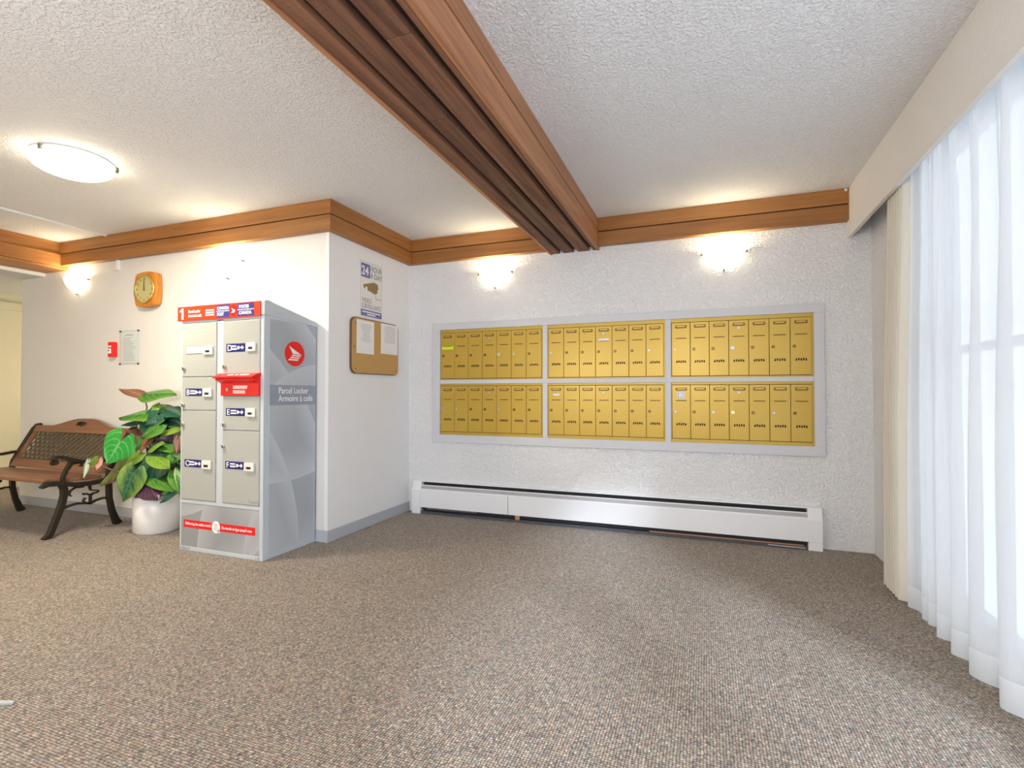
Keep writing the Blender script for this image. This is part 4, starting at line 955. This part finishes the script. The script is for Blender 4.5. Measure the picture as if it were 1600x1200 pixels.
# ------------------------------------------------------------------ potted plant
pp = thing('potted_plant', 'tall leafy green and purple philodendron in a white pot beside the locker', 'plant', (-4.0, 2.79, 0))
pc = (-4.0, 2.79, 0)
part('pot', MB().lathe([(0, 0), (0.150, 0), (0.160, 0.010), (0.163, 0.284), (0.156, 0.288), (0.150, 0.284), (0.147, 0.245), (0, 0.245)], pc, 44), M['pot'], pp, smooth=False)
for p in bpy.data.objects['pot'].data.polygons: p.use_smooth = abs(p.normal.z) < 0.5
part('soil', MB().lathe([(0, 0.262), (0.10, 0.258), (0.146, 0.250), (0.146, 0.2455), (0, 0.2455)], pc, 24), M['soil'], pp, smooth=True)
STEMS = [[(-4.05, 2.78, 0.258), (-4.067, 2.76, 0.432), (-4.077, 2.76, 0.582), (-4.15, 2.78, 0.828), (-4.135, 2.79, 0.954), (-4.177, 2.79, 1.06)],
         [(-4.03, 2.80, 0.258), (-4.017, 2.80, 0.537), (-3.996, 2.80, 0.754), (-4.006, 2.81, 0.955)],
         [(-3.98, 2.78, 0.258), (-3.837, 2.74, 0.406), (-3.784, 2.76, 0.511), (-3.763, 2.77, 0.705)],
         [(-4.02, 2.76, 0.258), (-4.04, 2.70, 0.442), (-4.122, 2.70, 0.63), (-4.201, 2.76, 0.842)],
         [(-4.04, 2.76, 0.258), (-4.10, 2.68, 0.42), (-4.18, 2.56, 0.49), (-4.24, 2.51, 0.53), (-4.34, 2.505, 0.538)]]
STEM_PTS = []
for s in STEMS:
    part('stem', MB().tube(s, [0.009 - 0.005*i/(len(s)-1) for i in range(len(s))], 7), M['stem'], pp, smooth=True)
    for a, b_ in zip(s[:-1], s[1:]):
        for k in range(6): STEM_PTS.append(Vector(a).lerp(Vector(b_), k/6))
LEAVES = [
 ((-4.20, 2.78, 1.06), (-4.33, 2.7, 1.112), 0.070, 'brown', (0.1, -0.5, 0.85)),
 ((-4.106, 2.78, 1.06), (-3.792, 2.76, 1.076), 0.112, 'green', (0.0, -0.65, 0.75)),
 ((-3.992, 2.8, 0.955), (-3.734, 2.76, 0.909), 0.102, 'dark', (0.2, -0.55, 0.8)),
 ((-3.986, 2.78, 0.956), (-3.985, 2.7, 0.876), 0.091, 'lime', (0.0, -0.6, 0.8)),
 ((-3.998, 2.74, 0.906), (-4.296, 2.66, 0.899), 0.102, 'green', (0.0, -0.55, 0.85)),
 ((-4.201, 2.76, 0.842), (-4.305, 2.7, 0.819), 0.053, 'dark', (0.0, -0.5, 0.85)),
 ((-3.922, 2.72, 0.894), (-3.971, 2.66, 0.823), 0.102, 'dark', (0.0, -0.8, 0.5)),
 ((-4.085, 2.560, 0.700), (-4.190, 2.535, 0.535), 0.225, 'bright', (0.2, -0.90, 0.2)),
 ((-3.877, 2.7, 0.817), (-3.993, 2.64, 0.735), 0.102, 'green', (0.0, -0.6, 0.75)),
 ((-3.932, 2.76, 0.759), (-3.709, 2.74, 0.821), 0.08, 'lime', (0.0, -0.6, 0.8)),
 ((-3.87, 2.76, 0.761), (-3.906, 2.7, 0.707), 0.08, 'purple', (0.0, -0.8, 0.5)),
 ((-4.012, 2.72, 0.728), (-4.022, 2.66, 0.622), 0.064, 'brown', (-0.3, -0.8, 0.4)),
 ((-3.943, 2.7, 0.653), (-3.778, 2.66, 0.709), 0.064, 'lime', (0.0, -0.7, 0.7)),
 ((-3.902, 2.74, 0.677), (-3.708, 2.7, 0.646), 0.08, 'green', (0.1, -0.6, 0.75)),
 ((-3.89, 2.68, 0.587), (-3.653, 2.62, 0.534), 0.091, 'lime', (0.1, -0.7, 0.7)),
 ((-3.844, 2.7, 0.599), (-4.042, 2.58, 0.438), 0.214, 'dark', (-0.1, -0.8, 0.6)),
 ((-4.04, 2.74, 0.586), (-3.791, 2.68, 0.459), 0.171, 'purple', (0.3, -0.9, 0.2)),
 ((-4.201, 2.66, 0.546), (-4.377, 2.58, 0.362), 0.15, 'mix', (-0.3, -0.6, 0.75)),
 ((-4.067, 2.68, 0.592), (-4.169, 2.62, 0.505), 0.08, 'lime', (0.0, -0.65, 0.75)),
 ((-3.960, 2.575, 0.470), (-4.035, 2.545, 0.262), 0.150, 'tip', (0.0, -0.95, 0.25)),
 ((-4.129, 2.66, 0.507), (-4.222, 2.6, 0.403), 0.123, 'dark', (-0.2, -0.8, 0.5)),
 ((-3.933, 2.68, 0.439), (-3.604, 2.62, 0.379), 0.091, 'green', (0.2, -0.6, 0.75)),
 ((-3.92, 2.66, 0.400), (-3.74, 2.60, 0.290), 0.15, 'purple', (0.1, -0.85, 0.5)),
 ((-3.93, 2.66, 0.400), (-3.985, 2.60, 0.285), 0.13, 'purple', (-0.1, -0.85, 0.5)),
 ((-3.694, 2.68, 0.373), (-3.726, 2.62, 0.328), 0.059, 'green', (0.0, -0.7, 0.7)),
 ((-3.659, 2.66, 0.34), (-3.718, 2.6, 0.27), 0.048, 'dark', (0.0, -0.7, 0.7)),
 ((-3.673, 2.68, 0.466), (-3.567, 2.64, 0.346), 0.07, 'green', (0.3, -0.8, 0.4)),
 ((-4.308, 2.502, 0.535), (-4.203, 2.483, 0.601), 0.048, 'lime', (0.0, -0.9, 0.4)),
 ((-4.353, 2.502, 0.536), (-4.369, 2.483, 0.423), 0.028, 'pale', (0.0, -0.9, 0.4)),
 ((-4.242, 2.512, 0.565), (-4.234, 2.493, 0.496), 0.043, 'pink', (0.0, -0.9, 0.4)),
 ((-3.915, 2.76, 0.653), (-3.707, 2.7, 0.603), 0.086, 'dark', (0.1, -0.7, 0.7)),
 ((-3.73, 2.72, 0.602), (-3.731, 2.7, 0.537), 0.07, 'green', (0.1, -0.8, 0.6)),
 ((-4.091, 2.74, 0.832), (-3.965, 2.7, 0.761), 0.07, 'dark', (0.0, -0.8, 0.5)),
 ((-3.719, 2.74, 0.709), (-3.711, 2.72, 0.597), 0.043, 'brown', (0.3, -0.9, 0.2)),
 ((-4.151, 2.76, 0.753), (-4.252, 2.7, 0.785), 0.053, 'brown', (0.0, -0.6, 0.8)),
 ((-3.956, 2.82, 0.863), (-3.79, 2.8, 0.834), 0.086, 'dark', (0.1, -0.7, 0.6)),
 ((-3.994, 2.72, 0.548), (-3.995, 2.66, 0.43), 0.139, 'dark', (-0.1, -0.9, 0.3)),
 ((-3.928, 2.76, 0.525), (-3.708, 2.7, 0.44), 0.118, 'dark', (0.2, -0.8, 0.4)),
 ((-4.104, 2.74, 0.691), (-4.138, 2.68, 0.632), 0.075, 'green', (-0.1, -0.8, 0.5)),
 ((-4.018, 2.82, 0.829), (-4.102, 2.78, 0.775), 0.096, 'dark', (-0.1, -0.8, 0.5)),
]
FW = [(0, 0.66), (0.06, 0.86), (0.14, 0.97), (0.25, 1.0), (0.4, 0.95), (0.55, 0.80), (0.7, 0.58), (0.82, 0.36), (0.92, 0.16), (1.0, 0.01)]
def fwid(t):
    for (a, u), (b_, v) in zip(FW[:-1], FW[1:]):
        if a <= t <= b_: return u + (v - u) * (t - a) / (b_ - a)
    return 0.01
def leaf(base, tip, wid, kind, nrm):
    wid = wid * (1.0 if kind == 'bright' else 1.38)
    A, B = Vector(base), Vector(tip); d = B - A; L = d.length; d.normalize()
    n0 = Vector((nrm[0] + 0.5, nrm[1], nrm[2])); n0 = (n0 - d * n0.dot(d)).normalized(); s_ = d.cross(n0)
    nt_, ns = 14, 8; vs = []; uvs = []
    rr = random.uniform(-1, 1); curl = random.uniform(0.05, 0.16) * (0.2 if nrm[1] < -0.84 else 1.0)
    for i in range(nt_ + 1):
        t = i / nt_; hw = wid/2 * fwid(t)
        for j in range(-ns, ns + 1):
            s = j / ns; a = abs(s)
            back = (0.50 if kind == 'bright' else 0.36) * L * (1 - ((a - 0.62)/0.62)**2) * (1 - t)**2.5
            y = t * L - back
            h = -(0.06 if nrm[1] < -0.84 else 0.14) * wid * a**1.3 * (1 if kind != 'purple' else 1.8) + 0.05 * wid * math.sin(6*t + 3*s + rr*3) * a - curl * L * (t*t - 0.3*t)
            vs.append(A + d * y + s_ * (s * hw) + n0 * h); uvs.append((s, t))
    W = 2*ns + 1
    fs = [(i*W + j, i*W + j + 1, (i+1)*W + j + 1, (i+1)*W + j) for i in range(nt_) for j in range(2*ns)]
    mb = MB().add(vs, fs)
    o = part('leaf', mb, M['leaf_' + kind], pp, smooth=True, recalc=False)
    uvl = o.data.uv_layers.new(name='UVMap')
    for lp_ in o.data.loops: uvl.data[lp_.index].uv = uvs[lp_.vertex_index]
    # petiole to the nearest stem
    P = min(STEM_PTS, key=lambda q: (q - A).length + (0.25 if q.z > A.z + 0.02 else 0))
    if (P - A).length > 0.01:
        mid = P.lerp(A, 0.55) + Vector((0, 0, 0.25 * (P - A).length))
        pts = [(P.lerp(mid, t)).lerp(mid.lerp(A, t), t) for t in [k/6 for k in range(7)]]
        part('leaf_stalk', MB().tube(pts, 0.0032, 6), M['leaf_brown'], o, smooth=True)
    if kind in ('pale', 'pink', 'purple', 'brown', 'bright'):
        o['label'] = {'pale': 'pale white edged leaf hanging before the bench', 'pink': 'pink young bud leaf', 'purple': 'dark purple leaf', 'brown': 'brown dry leaf', 'bright': 'large bright green heart shaped leaf with pale veins'}[kind]
    return o
for a in LEAVES: leaf(*a)
rl = random.Random(11)
for k in range(26):                                     # the inner leaves that fill the crown
    z = rl.uniform(0.36, 0.92); spread = 0.17 * (1 - 0.6 * abs(z - 0.55) / 0.4)
    a_ = rl.uniform(PI, 2*PI) if rl.random() < 0.75 else rl.uniform(0, PI)
    b0 = Vector((-3.95 + 0.4*spread*math.cos(a_) + rl.uniform(-0.06, 0.06), 2.81 + 0.06*math.sin(a_), z))
    t0 = b0 + Vector((spread*math.cos(a_), min(0.06, 0.05*math.sin(a_)), rl.uniform(-0.11, 0.0)))
    leaf(tuple(b0), tuple(t0), rl.uniform(0.07, 0.11), rl.choice(('dark', 'dark', 'dark', 'green', 'purple', 'tip')), (0.2*math.cos(a_), -0.7, 0.6))

# pale strip on the carpet at the left foreground edge
ms = part('metal_strip', MB().strip([(-2.75, 0.86, 0.020), (-2.60, 0.93, 0.022), (-2.45, 0.985, 0.022), (-2.33, 1.015, 0.020), (-2.262, 1.050, 0.014), (-2.225, 1.064, 0.010)], 'z', 0.0, 0.012), M['steel'], None, 0.003)
tag(ms, 'pale grey curved metal strip lying on the carpet at the left foreground edge', 'metal strip')
